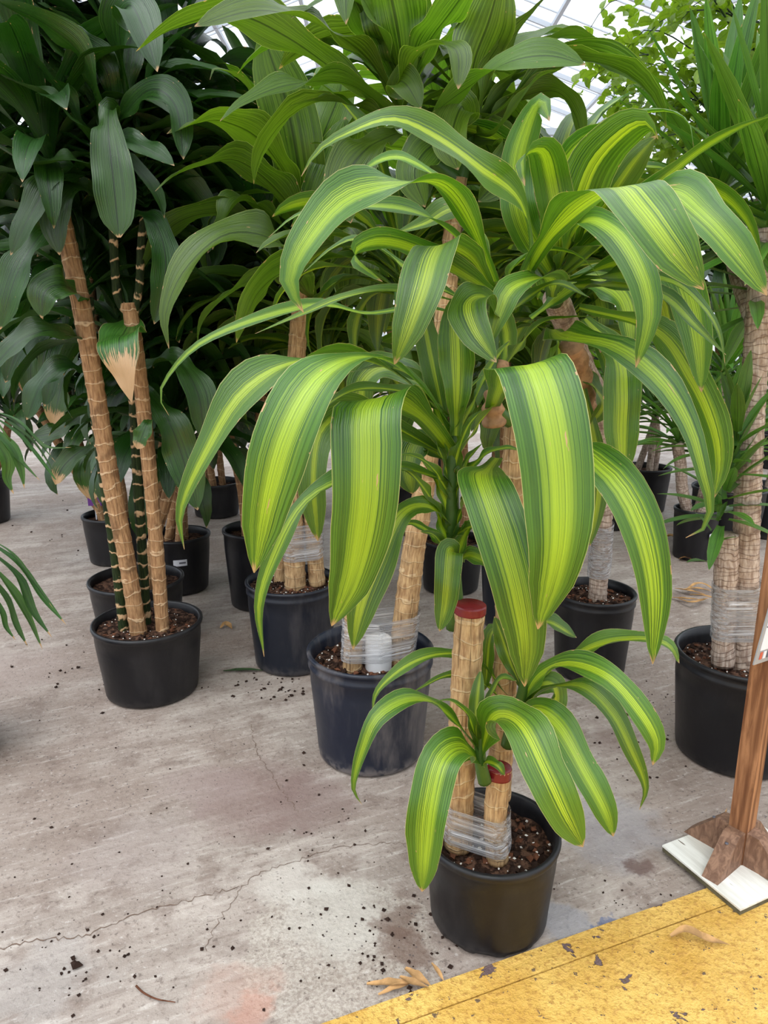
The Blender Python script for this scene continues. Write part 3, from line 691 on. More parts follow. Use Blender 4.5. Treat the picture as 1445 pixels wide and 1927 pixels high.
# ================================================================== B: tall dracaena behind, in a dusty pot
cB, rB, rbB, hB = pot_dims(697, 1217, 240, 1466)
B = empty('potted_dracaena', cB, 'tall dracaena in a dusty ribbed pot holding a white block wrapped in film', 'potted plant', 'striped dracaenas')
pot(B, cB, rB, rbB, hB, 'pot_dusty', lip='band', soil=.05, seed=2)
YB_ = cB.y
bt = [(752, 1250, YB_), (775, 1060, YB_), (798, 914, YB_), (825, 700, YB_), (848, 480, YB_), (862, 335, YB_)]
bs = [(663, 1266, YB_ - .04), (664, 1230, YB_ - .04), (668, 1120, YB_ - .03), (672, 1040, YB_ - .03)]
bcane = cane(B, bt, 50, seed=5, taper=.35); bcane2 = cane(B, bs, 36, seed=6); wax(bcane2, bs, 36)
cb = P(712, 1262, YB_ - .03)
blk = part('foam_block', lathe([(.03, -.02), (.0385, 0), (.0385, .10), (.034, .105), (.001, .105)], 24, cb), M['white'], B, cb); blk['label'] = 'white foam block'
qb, qb2 = [P(*a) for a in bt], [P(*a) for a in bs]; z0 = hB - .01; z1 = hB + .11
wrap(B, [(along(qb, z0), along(qb, z1), .036), (along(qb2, z0), along(qb2, z1), .028), (cb, cb, .038)], z0, z1)
s5 = stem(B, [(862, 345, YB_), (800, 290, YB_ - .02), (768, 220, YB_ - .03), (755, 150, YB_ - .03)], 28, M['stem']); s6 = stem(B, [(862, 350, YB_), (880, 280, YB_ + .02), (888, 210, YB_ + .02), (890, 150, YB_ + .03)], 28, M['stem'])
L5 = lambda *a, **k: leaf(s5, 'M', *a, **k); L6 = lambda *a, **k: leaf(s6, 'M', *a, **k); Y = YB_ - .03
L5([(758, 210, Y), (690, 110, Y-.08), (600, 48, Y-.2), (490, 20, Y-.3), (366, 50, Y-.36)], 102, (130, 125, 60, 50), 'a'); L5([(756, 220, Y), (640, 140, Y-.04), (540, 70, Y-.1), (440, 28, Y-.14), (330, 52, Y-.18), (256, 97, Y-.2)], 99, (130, 130, 120, 100), 'a')
L5([(760, 235, Y), (660, 160, Y-.1), (545, 160, Y-.2), (455, 195, Y-.26), (414, 228, Y-.28)], 87, (110, 110, 60, 40), 'n'); L5([(755, 180, Y), (730, 110, Y-.05), (690, 40, Y-.1), (655, -30, Y-.15)], 79, (160, 165), 'a')
L5([(757, 160, Y), (752, 80, Y-.1), (735, -10, Y-.15), (715, -90, Y-.2)], 138, (170, 175), 'a'); L5([(760, 170, Y), (775, 80, Y-.05), (775, 0, Y-.1), (770, -60, Y-.12)], 76, (195, 200), 'a')
L5([(765, 180, Y), (800, 90, Y-.1), (850, 20, Y-.2), (900, -50, Y-.26)], 84, (150, 140), 'a'); L5([(765, 205, Y), (772, 130, Y-.12), (810, 88, Y-.22), (858, 95, Y-.28), (862, 168, Y-.3)], 74, (140, 120, 60, 20), 'b')
L5([(762, 220, Y), (750, 160, Y-.1), (765, 160, Y-.16), (792, 205, Y-.18)], 64, (60, 20)); L5([(755, 240, Y), (670, 200, Y-.05), (600, 190, Y-.1), (540, 200, Y-.12)], 61, (110, 90), 'n'); L5([(760, 130, Y), (700, 30, Y-.1), (640, -10, Y-.16), (600, 5, Y-.18), (548, 35, Y-.2)], 56, (120, 60), 'n')
L5([(752, 140, Y), (690, 10, Y-.2), (655, -25, Y-.26), (651, 46, Y-.28)], 69, (90, 20), 'a'); L5([(750, 250, Y), (690, 280, Y-.1), (650, 340, Y-.15), (660, 420, Y-.15)], 89, (40, 20))
L6([(888, 240, YB_), (890, 130, YB_-.05), (920, 40, YB_-.1), (945, -50, YB_-.14)], 112, (180, 170), 'a'); L6([(890, 250, YB_), (930, 120, YB_-.04), (980, 50, YB_-.06), (1040, -20, YB_-.08)], 58, (120, 110), 'n')
L6([(860, 235, YB_-.05), (820, 215, YB_-.1), (880, 165, YB_-.15), (955, 118, YB_-.18), (1030, 105, YB_-.2), (1102, 122, YB_-.22)], 76, (130, 120, 100, 40, 40), 'a'); L6([(890, 240, YB_), (950, 170, YB_), (1020, 90, YB_), (1080, 66, YB_), (1150, 90, YB_)], 64, (120, 115, 110), 'n')
L6([(892, 250, YB_), (980, 180, YB_), (1060, 105, YB_), (1130, 103, YB_), (1220, 148, YB_), (1264, 210, YB_)], 69, (115, 120, 120), 'n'); L6([(892, 260, YB_), (970, 190, YB_), (1045, 172, YB_), (1082, 215, YB_), (1096, 268, YB_)], 66, (110, 120, 140), 'a')
L6([(885, 255, YB_), (940, 240, YB_-.1), (1010, 150, YB_-.1), (1060, 130, YB_-.1)], 56, (110, 100), 'n'); L6([(880, 262, YB_), (870, 200, YB_-.1), (850, 260, YB_-.16), (862, 320, YB_-.16)], 89, (40, 10))
L6([(890, 265, YB_), (950, 270, YB_-.05), (940, 330, YB_-.1), (900, 380, YB_-.1)], 71, (40, 20)); L6([(880, 270, YB_), (820, 270, YB_-.1), (780, 320, YB_-.14), (800, 390, YB_-.14)], 79, (60, 20))
crown(s5, P(770, 230, YB_), 'M', 'dracaena', 15, .95, 4, (.25, 1), .06, avoid=(0, -1, 0)); crown(s6, P(885, 230, YB_+.02), 'M', 'dracaena', 15, .95, 9, (.1, 1), .06, avoid=(0, -1, 0))
# low side shoot of B behind the front plant
s6b = stem(B, [(812, 800, YB_), (770, 700, YB_ - .02), (755, 600, YB_ - .02), (750, 540, YB_)], 26, M['stem']); crown(s6b, P(752, 560, YB_), 'V', 'dracaena', 40, .85, 12, (.1, 1), .1, avoid=(0, -1, 0))

# ================================================================== C: dracaena left of B
cC, rC, rbC, hC = pot_dims(548, 1088, 172, 1276)
C = empty('potted_dracaena', cC, 'dracaena with two film-wrapped canes in a black pot behind the dusty pot', 'potted plant', 'striped dracaenas')
pot(C, cC, rC, rbC, hC, 'pot_blue', lip='band', soil=.03, seed=3)
YC = cC.y
c1 = [(556, 1108, YC - .02), (552, 1000, YC - .02), (550, 900, YC - .02), (556, 700, YC), (570, 520, YC), (575, 420, YC)]; c2 = [(597, 1100, YC), (590, 1010, YC), (585, 900, YC), (600, 760, YC)]
cc1 = cane(C, c1, 42, seed=8, taper=.3); cane(C, c2, 32, seed=9); cane(C, [(526, 1098, YC + .04), (530, 1010, YC + .04), (535, 900, YC + .04)], 22, seed=10)
q1, q2 = [P(*a) for a in c1], [P(*a) for a in c2]; z0, z1 = P(560, 1045, YC).z, P(560, 980, YC).z
wrap(C, [(along(q1, z0), along(q1, z1), .036), (along(q2, z0), along(q2, z1), .028)], z0, z1)
s7 = stem(C, [(575, 430, YC), (572, 380, YC - .02), (568, 330, YC - .02), (565, 280, YC - .02)], 28, M['stem']); L7 = lambda *a, **k: leaf(s7, 'M', *a, **k); Y = YC - .02
L7([(575, 430, Y), (562, 320, Y-.1), (540, 200, Y-.15), (512, 115, Y-.18), (492, 60, Y-.2)], 114, (178, 175), 'b', .15, .02); L7([(580, 400, Y), (500, 275, Y-.2), (425, 230, Y-.3), (372, 232, Y-.34), (314, 252, Y-.36)], 89, (130, 125, 60), 'a')
L7([(585, 440, Y), (515, 352, Y-.2), (445, 302, Y-.3), (380, 312, Y-.36), (330, 330, Y-.38), (292, 360, Y-.4)], 92, (130, 125, 60), 'n'); L7([(580, 520, Y), (520, 455, Y-.3), (430, 440, Y-.45), (350, 505, Y-.52), (312, 590, Y-.54), (318, 656, Y-.54)], 105, (110, 70, 40, 30), 'n')
L7([(560, 470, Y), (440, 405, Y-.1), (335, 418, Y-.2), (272, 500, Y-.22), (257, 560, Y-.22)], 64, (120, 125, 110), 'n'); L7([(585, 560, Y), (540, 515, Y-.4), (490, 545, Y-.5), (462, 600, Y-.52), (445, 645, Y-.52)], 92, (130, 130, 120), 'a')
L7([(590, 560, Y), (545, 520, Y-.15), (455, 540, Y-.2), (385, 600, Y-.22), (370, 665, Y-.22)], 69, (120, 110, 90), 'n'); L7([(575, 470, Y), (610, 380, Y-.1), (640, 300, Y-.1), (650, 220, Y-.1)], 103, (170, 165)); L7([(575, 500, Y), (640, 440, Y-.1), (660, 500, Y-.2), (650, 580, Y-.2)], 92, (60, 10))
L7([(560, 450, Y), (470, 380, Y-.1), (430, 400, Y-.2), (400, 470, Y-.2)], 71, (110, 60)); L7([(575, 330, Y), (470, 170, Y-.1), (410, 130, Y-.15), (395, 150, Y-.16)], 55, (110, 60), 'n'); L7([(575, 350, Y), (610, 250, Y), (640, 170, Y), (640, 110, Y)], 80, (160, 170))
crown(s7, P(572, 390, Y), 'M', 'dracaena', 26, .95, 17, (.1, 1), .14, avoid=(0, -1, 0)); crown(cc1, P(560, 640, YC), 'M', 'dracaena', 44, .9, 21, (.2, 1), .12, avoid=(0, -1, 0)); crown(cc1, P(620, 720, YC+.1), 'V', 'dracaena', 34, .8, 25, (.1, 1), .1, avoid=(0, -1, 0))

# ================================================================== J: striped dracaena behind right
cJ, rJ, rbJ, hJ = pot_dims(1119, 1110, 152, 1292)
J = empty('potted_dracaena', cJ, 'striped dracaena on one wrinkled film-wrapped cane in the pot right behind the front plant', 'potted plant', 'striped dracaenas')
pot(J, cJ, rJ, rbJ, hJ, 'pot', lip='band', soil=.035, seed=4)
YJ = cJ.y
j1 = [(1123, 1142, YJ), (1132, 1000, YJ), (1140, 880, YJ), (1128, 760, YJ - .1), (1098, 690, YJ - .25), (1070, 620, YJ - .4), (1045, 560, YJ - .55)]
jc = cane(J, j1, 36, 'bark_yucca', seed=11)
qj = [P(*a) for a in j1]; z0, z1 = P(1130, 1080, YJ).z, P(1130, 985, YJ).z
wrap(J, [(along(qj, z0), along(qj, z1), .034)], z0, z1)
part('dry_sheath', tube([P(1095, 780, 2.0), P(1092, 735, 1.95), P(1085, 690, 1.9), P(1075, 650, 1.85)], lambda s: .036*(1.1 - .3*s)*(1 + .1*math.sin(s*26)), 12, 30), M['sheath'], jc, P(1095, 780, 2.0))
s8 = stem(J, [(1045, 570, YJ - .55), (1040, 520, YJ - .6), (1040, 470, YJ - .62), (1045, 400, YJ - .62)], 30, M['stem']); L8 = lambda *a, **k: leaf(s8, 'V', *a, **k); Y = YJ - .6
L8([(985, 525, 1.5), (1030, 450, 1.4), (1095, 388, 1.26), (1165, 352, 1.12), (1205, 385, 1.05), (1262, 460, 1.02), (1324, 545, 1.03)], 150, prof='f', fold=.14, wave=.08, side=(1, .1))
L8([(1050, 520, Y), (1160, 420, 1.6), (1255, 362, 1.45), (1320, 400, 1.36), (1385, 470, 1.33), (1443, 556, 1.33)], 116, (120, 70, 35, 20), 'b', .15); L8([(1060, 520, Y), (1220, 400, 1.66), (1330, 362, 1.55), (1400, 412, 1.48), (1432, 490, 1.46)], 78, (120, 120, 110), 'a')
L8([(1050, 510, Y), (1090, 425, 1.5), (1148, 432, 1.36), (1200, 505, 1.28), (1220, 590, 1.26), (1196, 692, 1.27)], 78, (120, 60, 15, 10), 'b', .2); L8([(1060, 500, Y), (1180, 400, 1.6), (1300, 297, 1.5), (1385, 243, 1.42), (1470, 212, 1.36)], 66, (140, 130, 125), 'n')
L8([(1055, 500, Y), (1085, 400, 1.6), (1118, 310, 1.52), (1175, 248, 1.45), (1215, 232, 1.4), (1238, 262, 1.38)], 110, (160, 160, 150, 110), 'a', .3); L8([(1050, 490, Y), (1055, 330, 1.7), (1140, 240, 1.64), (1240, 210, 1.58), (1292, 228, 1.55), (1305, 278, 1.54)], 66, (150, 110, 90, 90), 'n')
L8([(1065, 500, Y), (1130, 400, 1.68), (1190, 310, 1.62), (1235, 255, 1.6)], 84, (155, 160)); L8([(1045, 500, Y), (1048, 420, 1.55), (1036, 335, 1.5), (1020, 285, 1.42), (985, 298, 1.37), (988, 350, 1.35)], 84, (175, 170, 120, 30), 'b')
L8([(1040, 520, Y), (985, 420, 1.7), (972, 320, 1.68), (990, 240, 1.65), (1016, 192, 1.6), (1034, 228, 1.58)], 72, (175, 170, 140), 'b'); L8([(1040, 530, Y), (960, 520, 1.6), (1010, 475, 1.52), (1085, 480, 1.45), (1137, 532, 1.42)], 50, (90, 110, 100), 'n')
L8([(1060, 530, Y), (1180, 520, 1.6), (1260, 530, 1.5), (1320, 575, 1.45), (1352, 625, 1.44), (1364, 684, 1.44)], 56, (80, 55, 40), 'n'); L8([(1060, 540, Y), (1180, 540, 1.6), (1250, 560, 1.55), (1310, 615, 1.5), (1366, 668, 1.5)], 62, (75, 45, 40), 'n')
L8([(1060, 530, Y), (1200, 490, 1.66), (1275, 520, 1.6), (1308, 620, 1.58), (1320, 738, 1.58)], 72, (70, 20, 10)); L8([(1040, 560, Y), (1035, 525, 1.5), (965, 542, 1.38), (936, 600, 1.35), (920, 652, 1.35)], 76, prof='f', side=(1, .05))
L8([(1040, 620, Y), (1065, 635, 1.5), (1155, 652, 1.36), (1240, 715, 1.29), (1295, 800, 1.26), (1322, 890, 1.25), (1336, 955, 1.25), (1320, 998, 1.25), (1290, 1012, 1.25)], 96, (60, 40, 30, 30), 'n', .2)
L8([(1050, 640, Y), (1065, 800, 1.5), (1110, 858, 1.38), (1165, 910, 1.3), (1208, 992, 1.26), (1232, 1110, 1.25), (1228, 1250, 1.25)], 88, (60, 35, 15, 10), 'b', .2); L8([(1100, 600, Y), (1160, 670, Y-.05), (1170, 740, Y-.1), (1168, 815, Y-.1), (1172, 898, Y-.1)], 70, (30, 5), 'b')
L8([(1090, 700, Y), (1112, 800, Y), (1126, 910, Y), (1110, 1028, Y)], 36, (25, 20), 'a'); L8([(1090, 580, Y), (1230, 620, 1.7), (1300, 710, 1.62), (1340, 800, 1.6), (1352, 870, 1.6), (1343, 938, 1.6)], 70, (140, 150, 160), 'a')
L8([(950, 690, Y), (1010, 615, 1.6), (1070, 598, 1.55), (1140, 596, 1.5)], 52, (110, 90), 'n'); L8([(1000, 600, Y), (1100, 530, Y), (1170, 560, Y), (1190, 660, Y)], 70, (60, 20)); L8([(1060, 660, Y), (1110, 720, Y), (1135, 760, Y), (1110, 800, Y)], 44, (60, 30))
crown(s8, P(1045, 520, Y + .12), 'V', 'dracaena', 46, .8, 31, (.1, 1), .12, avoid=(0, -1, 0)); crown(jc, P(1060, 640, YJ - .3), 'V', 'dracaena', 30, .7, 35, (.3, 1), .08, avoid=(0, -1, 0))

# ================================================================== E: dark dracaena, left, ringed canes
cE, rE, rbE, hE = pot_dims(277, 1165, 202, 1337)
E_ = empty('potted_dracaena', cE, 'dark-leaved dracaena on ringed brown canes in the nearest left-hand pot', 'potted plant', 'dark dracaenas')
pot(E_, cE, rE, rbE, hE, 'pot', soil=.03, seed=5)
YE = cE.y
e1 = cane(E_, [(262, 1198, YE - .05), (238, 1050, YE - .05), (208, 900, YE - .05), (178, 720, YE - .05), (150, 560, YE - .05), (118, 420, YE - .05), (102, 350, YE - .05)], 33, 'bark_ring', seed=21)
e2 = cane(E_, [(234, 1195, YE - .03), (218, 1050, YE - .03), (196, 900, YE - .03), (172, 700, YE - .03), (165, 560, YE)], 20, 'bark_green', seed=22)
e3 = cane(E_, [(307, 1195, YE - .03), (292, 1000, YE - .03), (276, 830, YE - .03), (262, 700, YE - .03), (243, 570, YE - .03)], 27, 'bark_ring', seed=23)
e4 = cane(E_, [(277, 1190, YE + .02), (268, 1050, YE + .02), (258, 880, YE + .02), (250, 700, YE + .04)], 19, 'bark_green', seed=24)
e5 = cane(E_, [(240, 590, YE - .03), (222, 560, YE - .03), (216, 500, YE - .03), (212, 420, YE - .03), (205, 330, YE)], 16, 'bark_green', seed=25); e6 = cane(E_, [(250, 600, YE - .03), (262, 540, YE - .03), (265, 470, YE - .03), (272, 400, YE)], 15, 'bark_green', seed=26)
L9 = lambda *a, **k: leaf(e5, 'D', *a, **k); Y = YE
L9([(225, 235, Y), (206, 205, Y-.12), (205, 262, Y-.2), (214, 345, Y-.22), (224, 447, Y-.22)], 80, (40, 5, 5), 'e', .2); L9([(190, 300, Y), (140, 318, Y-.1), (92, 332, Y-.16), (38, 352, Y-.18)], 60, (120, 60), 'a')
L9([(195, 260, Y), (160, 118, Y-.1), (97, 52, Y-.15), (-10, 0, Y-.2)], 62, (130, 120), 'a'); L9([(190, 290, Y), (110, 170, Y-.1), (50, 112, Y-.16), (-30, 96, Y-.2)], 64, (110, 95), 'a'); L9([(195, 300, Y), (120, 205, Y-.15), (40, 160, Y-.2), (-40, 130, Y-.24)], 60, (100, 80), 'a')
L9([(250, 220, Y), (225, 60, Y-.1), (245, 10, Y-.2), (272, 60, Y-.26), (296, 135, Y-.28)], 86, (90, 20, 10), 'a'); L9([(215, 330, Y), (232, 268, Y-.12), (290, 288, Y-.18), (328, 312, Y-.2)], 56, (70, 40), 'a')
L9([(195, 340, Y), (140, 300, Y-.2), (60, 310, Y-.26), (-30, 260, Y-.3)], 60, (100, 80)); L9([(190, 330, Y), (110, 330, Y-.2), (60, 400, Y-.26), (20, 480, Y-.28)], 60, (70, 20))
leaf(e3, 'T', [(248, 600, Y), (232, 628, Y-.1), (224, 640, Y-.17), (228, 680, Y-.2), (237, 715, Y-.2), (248, 757, Y-.2)], 92, prof='t', fold=.12, side=(1, .02))
L9([(168, 570, Y), (122, 538, Y-.15), (86, 548, Y-.2), (78, 598, Y-.2)], 70, (70, 20)); L9([(172, 650, Y), (105, 622, Y-.15), (40, 640, Y-.2), (-20, 700, Y-.2)], 60, (80, 40)); L9([(120, 400, Y), (70, 450, Y-.15), (30, 520, Y-.2), (0, 620, Y-.2)], 66, (50, 20))
L9([(190, 380, Y), (145, 350, Y-.15), (104, 400, Y-.2), (112, 480, Y-.2)], 62, (60, 15)); L9([(250, 400, Y), (292, 420, Y-.1), (312, 500, Y-.12), (290, 610, Y-.12)], 60, (50, 15)); L9([(175, 700, Y+.1), (120, 690, Y), (80, 720, Y-.04), (50, 790, Y-.04)], 56, (70, 30)); L9([(255, 690, Y+.1), (330, 680, Y), (372, 740, Y-.02), (385, 830, Y-.02)], 66, (60, 20)); L9([(260, 720, Y+.1), (310, 780, Y), (340, 850, Y), (372, 960, Y)], 70, (40, 10))
L9([(210, 240, Y), (280, 170, Y-.1), (330, 200, Y-.14), (345, 300, Y-.16)], 64, (60, 20)); L9([(215, 220, Y), (200, 130, Y-.05), (150, 80, Y-.06), (120, 40, Y-.06)], 60, (150, 140)); L9([(220, 210, Y), (240, 110, Y), (250, 40, Y), (255, -30, Y)], 66, (170, 170))
for (x, y, yy, n, sd, pr) in ((205, 330, 0, 40, 41, e5), (272, 390, .05, 34, 42, e6), (100, 345, -.02, 36, 43, e1), (165, 555, .05, 24, 44, e2), (250, 690, .12, 26, 45, e4), (215, 140, .1, 34, 46, e5), (330, 230, .25, 40, 47, e6), (90, 120, .2, 40, 48, e1), (330, 480, .3, 36, 49, e6), (30, 300, .3, 36, 61, e1), (40, 500, .35, 34, 62, e2), (390, 620, .4, 34, 63, e4), (150, 20, .3, 40, 64, e5)):
    crown(pr, P(x, y, YE + yy), 'D', 'dracaena', n, .92, sd, (.05, 1), .14, avoid=(0.3, -1, 0) if yy >= 0 else None)

# ================================================================== generic potted plants further back
def back_plant(name, label, group, px, kind, shape, canes, mat='pot', lip='round', size=.9, seed=0, bark='bark_ring', n=46, soil=.04, spread=(.05, 1)):
    c, r, rb, h = pot_dims(*px); rg = random.Random(seed)
    root = empty(name, c, label, 'potted plant', group)
    pot(root, c, r, rb, h, mat, lip=lip, soil=soil, bits=False, seed=seed)
    for i, (top, lean) in enumerate(canes):
        th = i*2.4 + seed; b = c + Vector((math.cos(th)*r*.35, math.sin(th)*r*.35, h - soil - .01)); e = Vector((b.x + lean[0], b.y + lean[1], top))
        cn = cane(root, [b, b.lerp(e, .35) + Vector((rg.uniform(-.02, .02), 0, 0)), b.lerp(e, .7), e], .045 if shape != 'yucca' else .06, bark, seed=seed + i, world=True)
        crown(cn, e - Vector((0, 0, .03)), kind, shape, n, size, seed*3 + i, spread, .14)
    return root
back_plant('potted_dracaena', 'dark dracaena in the black pot half hidden behind the left-hand pot', 'dark dracaenas', (256, 1086, 175, 1224), 'D', 'dracaena', ((1.0, (.1, .1)), (1.45, (-.05, .1)), (.75, (.15, .05))), seed=51)
gp = back_plant('potted_dracaena', 'dark dracaena with a purple tag in the farthest of the left-hand pots', 'dark dracaenas', (212, 966, 112, 1068), 'D', 'dracaena', ((.95, (-.05, .05)), (1.4, (-.25, .1)), (.66, (.0, -.05)), (.98, (-.3, -.15))), seed=52)
for pts, w, k in (([(165, 600, 3.2), (118, 645, 3.0), (98, 700, 2.95), (84, 765, 2.95)], 56, 'D'), ([(160, 640, 3.2), (128, 690, 3.1), (112, 740, 3.08), (98, 800, 3.08)], 56, 'T2'), ([(190, 800, 3.3), (182, 850, 3.2), (172, 885, 3.18), (174, 942, 3.18)], 62, 'T2'), ([(160, 600, 3.2), (90, 610, 3.0), (40, 650, 2.95), (10, 720, 2.95)], 56, 'D'), ([(170, 760, 3.2), (140, 790, 3.1), (100, 815, 3.05), (60, 822, 3.05)], 44, 'D'), ([(150, 660, 3.2), (75, 640, 3.1), (58, 690, 3.08), (62, 760, 3.08)], 44, 'D'), ([(190, 830, 3.25), (150, 850, 3.15), (118, 880, 3.12), (104, 912, 3.12)], 40, 'T2')):
    leaf(gp, k, pts, w, (60, 15))
leaf(e3, 'T2', [(283, 790, YE - .05), (276, 800, YE - .08), (268, 820, YE - .09), (258, 845, YE - .09)], 34, (40, 10))
tp = P(178, 943, LOC[gp.name].y - .05); part('plant_tag', barm(tp + Vector((-.035, 0, 0)), tp + Vector((.035, 0, 0)), .004, .05), M['purple'], gp, tp, smooth=False)
part('tag_stake', barm(tp + Vector((0, .004, -.10)), tp + Vector((0, .004, 0)), .006), M['sticker'], gp, tp, smooth=False)
hp = back_plant('potted_dracaena', 'dark dracaena in the black pot with a white sticker', 'dark dracaenas', (333, 1003, 122, 1124), 'D', 'dracaena', ((.8, (.1, .05)), (1.25, (.05, .1)), (1.7, (0, .1))), seed=53)
ch_, rh_, rbh_, hh_ = pot_dims(333, 1003, 122, 1124)
def sticker(root, c, r, ang, z, w, h, tilt=0):
    V, Fc = [], []
    for i in range(7):
        a = ang + (i/6 - .5)*w/r
        for j in (0, 1): V.append(c + Vector((math.cos(a)*r, math.sin(a)*r, z + (j - .5)*h + (i/6 - .5)*tilt)))
        if i: k = 2*i; Fc.append((k-2, k, k+1, k-1))
    return V, Fc
stk = part('sticker', sticker(hp, ch_, (rh_*.45 + rbh_*.55)*1.035, rad(-72), hh_*.62, .062, .03), M['sticker'], hp); stk['label'] = 'small white price sticker'
part('barcode', sticker(hp, ch_, (rh_*.45 + rbh_*.55)*1.04, rad(-68), hh_*.62, .03, .008), M['grey_ink'], stk)
back_plant('potted_dracaena', 'dark dracaena in the flared pot left of the film-wrapped canes', 'dark dracaenas', (486, 992, 134, 1154), 'D', 'dracaena', ((.95, (-.1, .1)), (1.5, (-.05, .15)), (1.25, (.1, 0))), 'pot', seed=54)
back_plant('potted_dracaena', 'dark dracaena in the shadowed pot at the back of the left group', 'dark dracaenas', (405, 905, 95, 978), 'D', 'dracaena', ((.75, (0, 0)), (1.2, (-.15, .1)), (1.75, (.05, .1))), seed=55)
back_plant('potted_dracaena', 'dracaena in the black pot showing between the dusty pot and the cut cane', 'back row dracaenas', (850, 1012, 122, 1124), 'M', 'dracaena', ((.9, (0, .1)), (1.45, (.1, .1)), (1.9, (-.05, .2))), seed=56)
back_plant('potted_dracaena', 'dracaena in the dark blue pot directly behind the tall front cane', 'back row dracaenas', (972, 1022, 134, 1196), 'M', 'dracaena', ((.95, (.05, .1)), (1.35, (0, .2))), 'pot_blue', lip='band', seed=57)
back_plant('potted_yucca', 'yucca in the small black pot between the wrapped cane and the tagged pot', 'yuccas', (1152, 916, 78, 1000), 'Y', 'yucca', ((.62, (.05, .05)), (.9, (.1, .1))), seed=58, bark='bark_yucca', n=40, spread=(0, 1.2))
lp = back_plant('potted_yucca', 'low yucca in the black pot with a white tag behind the sign post', 'yuccas', (1312, 955, 82, 1058), 'Y', 'yucca', ((.62, (-.1, 0)), (.55, (.08, .05)), (.95, (.1, .1))), seed=59, bark='bark_yucca', n=44, spread=(0, 1.2), size=.95)
cl, rl_, rbl, hl = pot_dims(1312, 955, 82, 1058); part('tag', sticker(lp, cl, rl_*1.03, rad(-62), hl*.55, .06, .035, .02), M['sticker'], lp)

# far rows, standing on the floor
def far_plant(x, y, kind, shape, tops, label, group, seed, size=1.0, n=40, r=.17, h=.3):
    c = Vector((x, y, 0)); nm = 'potted_' + ('yucca' if shape == 'yucca' else 'dracaena'); root = empty(nm, c, label, 'potted plant', group)
    pot(root, c, r, r*.84, h, 'pot', bits=False, soil=.04, seed=seed); rg = random.Random(seed)
    for i, t in enumerate(tops):
        th = i*2.4 + seed; b = c + Vector((math.cos(th)*.06, math.sin(th)*.06, h - .06)); e = b + Vector((rg.uniform(-.22, .22), rg.uniform(-.12, .2), t - h))
        cn = cane(root, [b, b.lerp(e, .5) + Vector((.02, 0, 0)), e], .045, 'bark_yucca' if shape == 'yucca' else 'bark_ring', seed=seed + i, world=True)
        crown(cn, e, kind, shape, n, size, seed + i*5, (.05, 1), .14)
for i, (x, y, k, s, tops, lab, gr) in enumerate((
    (-2.55, 4.6, 'D', 'dracaena', (.7, 1.2, 1.7, 2.1), 'dark dracaena at the far left edge behind the palm fronds', 'far dracaenas'),
    (-1.5, 5.0, 'D', 'dracaena', (.9, 1.5, 2.1), 'dark dracaena seen through the gap beside the ringed canes', 'far dracaenas'),
    (-.55, 4.7, 'D', 'dracaena', (.8, 1.3, 1.9, 2.3), 'tall dark dracaena filling the gap right of the ringed canes', 'far dracaenas'),
    (.1, 4.4, 'M', 'dracaena', (.8, 1.4, 1.9), 'dracaena behind the film-wrapped canes at the centre', 'far dracaenas'),
    (.75, 4.6, 'M', 'dracaena', (.7, 1.2, 1.6), 'dracaena deep behind the front plant', 'far dracaenas'),
    (1.25, 5.6, 'D', 'dracaena', (.7, 1.1, 1.5), 'dark bushy dracaena behind the yuccas', 'far dracaenas'),
    (1.75, 4.9, 'Y', 'yucca', (.7, 1.0, 1.4), 'yucca standing behind the low tagged pot', 'far yuccas'),
    (2.3, 4.3, 'Y', 'yucca', (.6, 1.1, 1.5), 'yucca behind the thick yucca trunk', 'far yuccas'),
    (2.6, 5.6, 'D', 'dracaena', (.7, 1.2, 1.6), 'dark dracaena at the far right edge', 'far dracaenas'),
    (-5.75, 10.9, 'D', 'dracaena', (.9, 1.5, 2.2), 'small distant dracaena whose black pot stands at the left edge', 'far dracaenas'),
    (-4.6, 12.4, 'M', 'dracaena', (.9, 1.6, 2.3), 'light distant dracaena by the far glazed wall', 'far dracaenas'),
    (-3.4, 11.0, 'D', 'dracaena', (.9, 1.6, 2.3), 'dark distant dracaena right of the open aisle', 'far dracaenas'),
    (-3.2, 5.4, 'D', 'dracaena', (.9, 1.4, 2.0, 2.5), 'tall dark dracaena behind the one at the far left edge', 'far dracaenas'),
    (-.9, 5.8, 'D', 'dracaena', (1.0, 1.6, 2.2, 2.6), 'tallest dark dracaena behind the left-hand group', 'far dracaenas'),
    (.4, 6.0, 'M', 'dracaena', (.9, 1.5, 2.1), 'light green dracaena glimpsed through the centre of the front plant', 'far dracaenas'),
    (1.9, 6.6, 'D', 'dracaena', (.8, 1.3, 1.8), 'dark dracaena below the weeping fig', 'far dracaenas'),
    (3.4, 6.4, 'D', 'dracaena', (.8, 1.4, 1.9), 'dark dracaena behind the big yucca trunk at the right edge', 'far dracaenas'),
    (-4.3, 7.4, 'D', 'dracaena', (.9, 1.5, 2.2), 'distant dracaena across the open floor on the left', 'far dracaenas'))):
    far_plant(x, y, k, s, tops, lab, gr, 70 + i*3, 1.0)

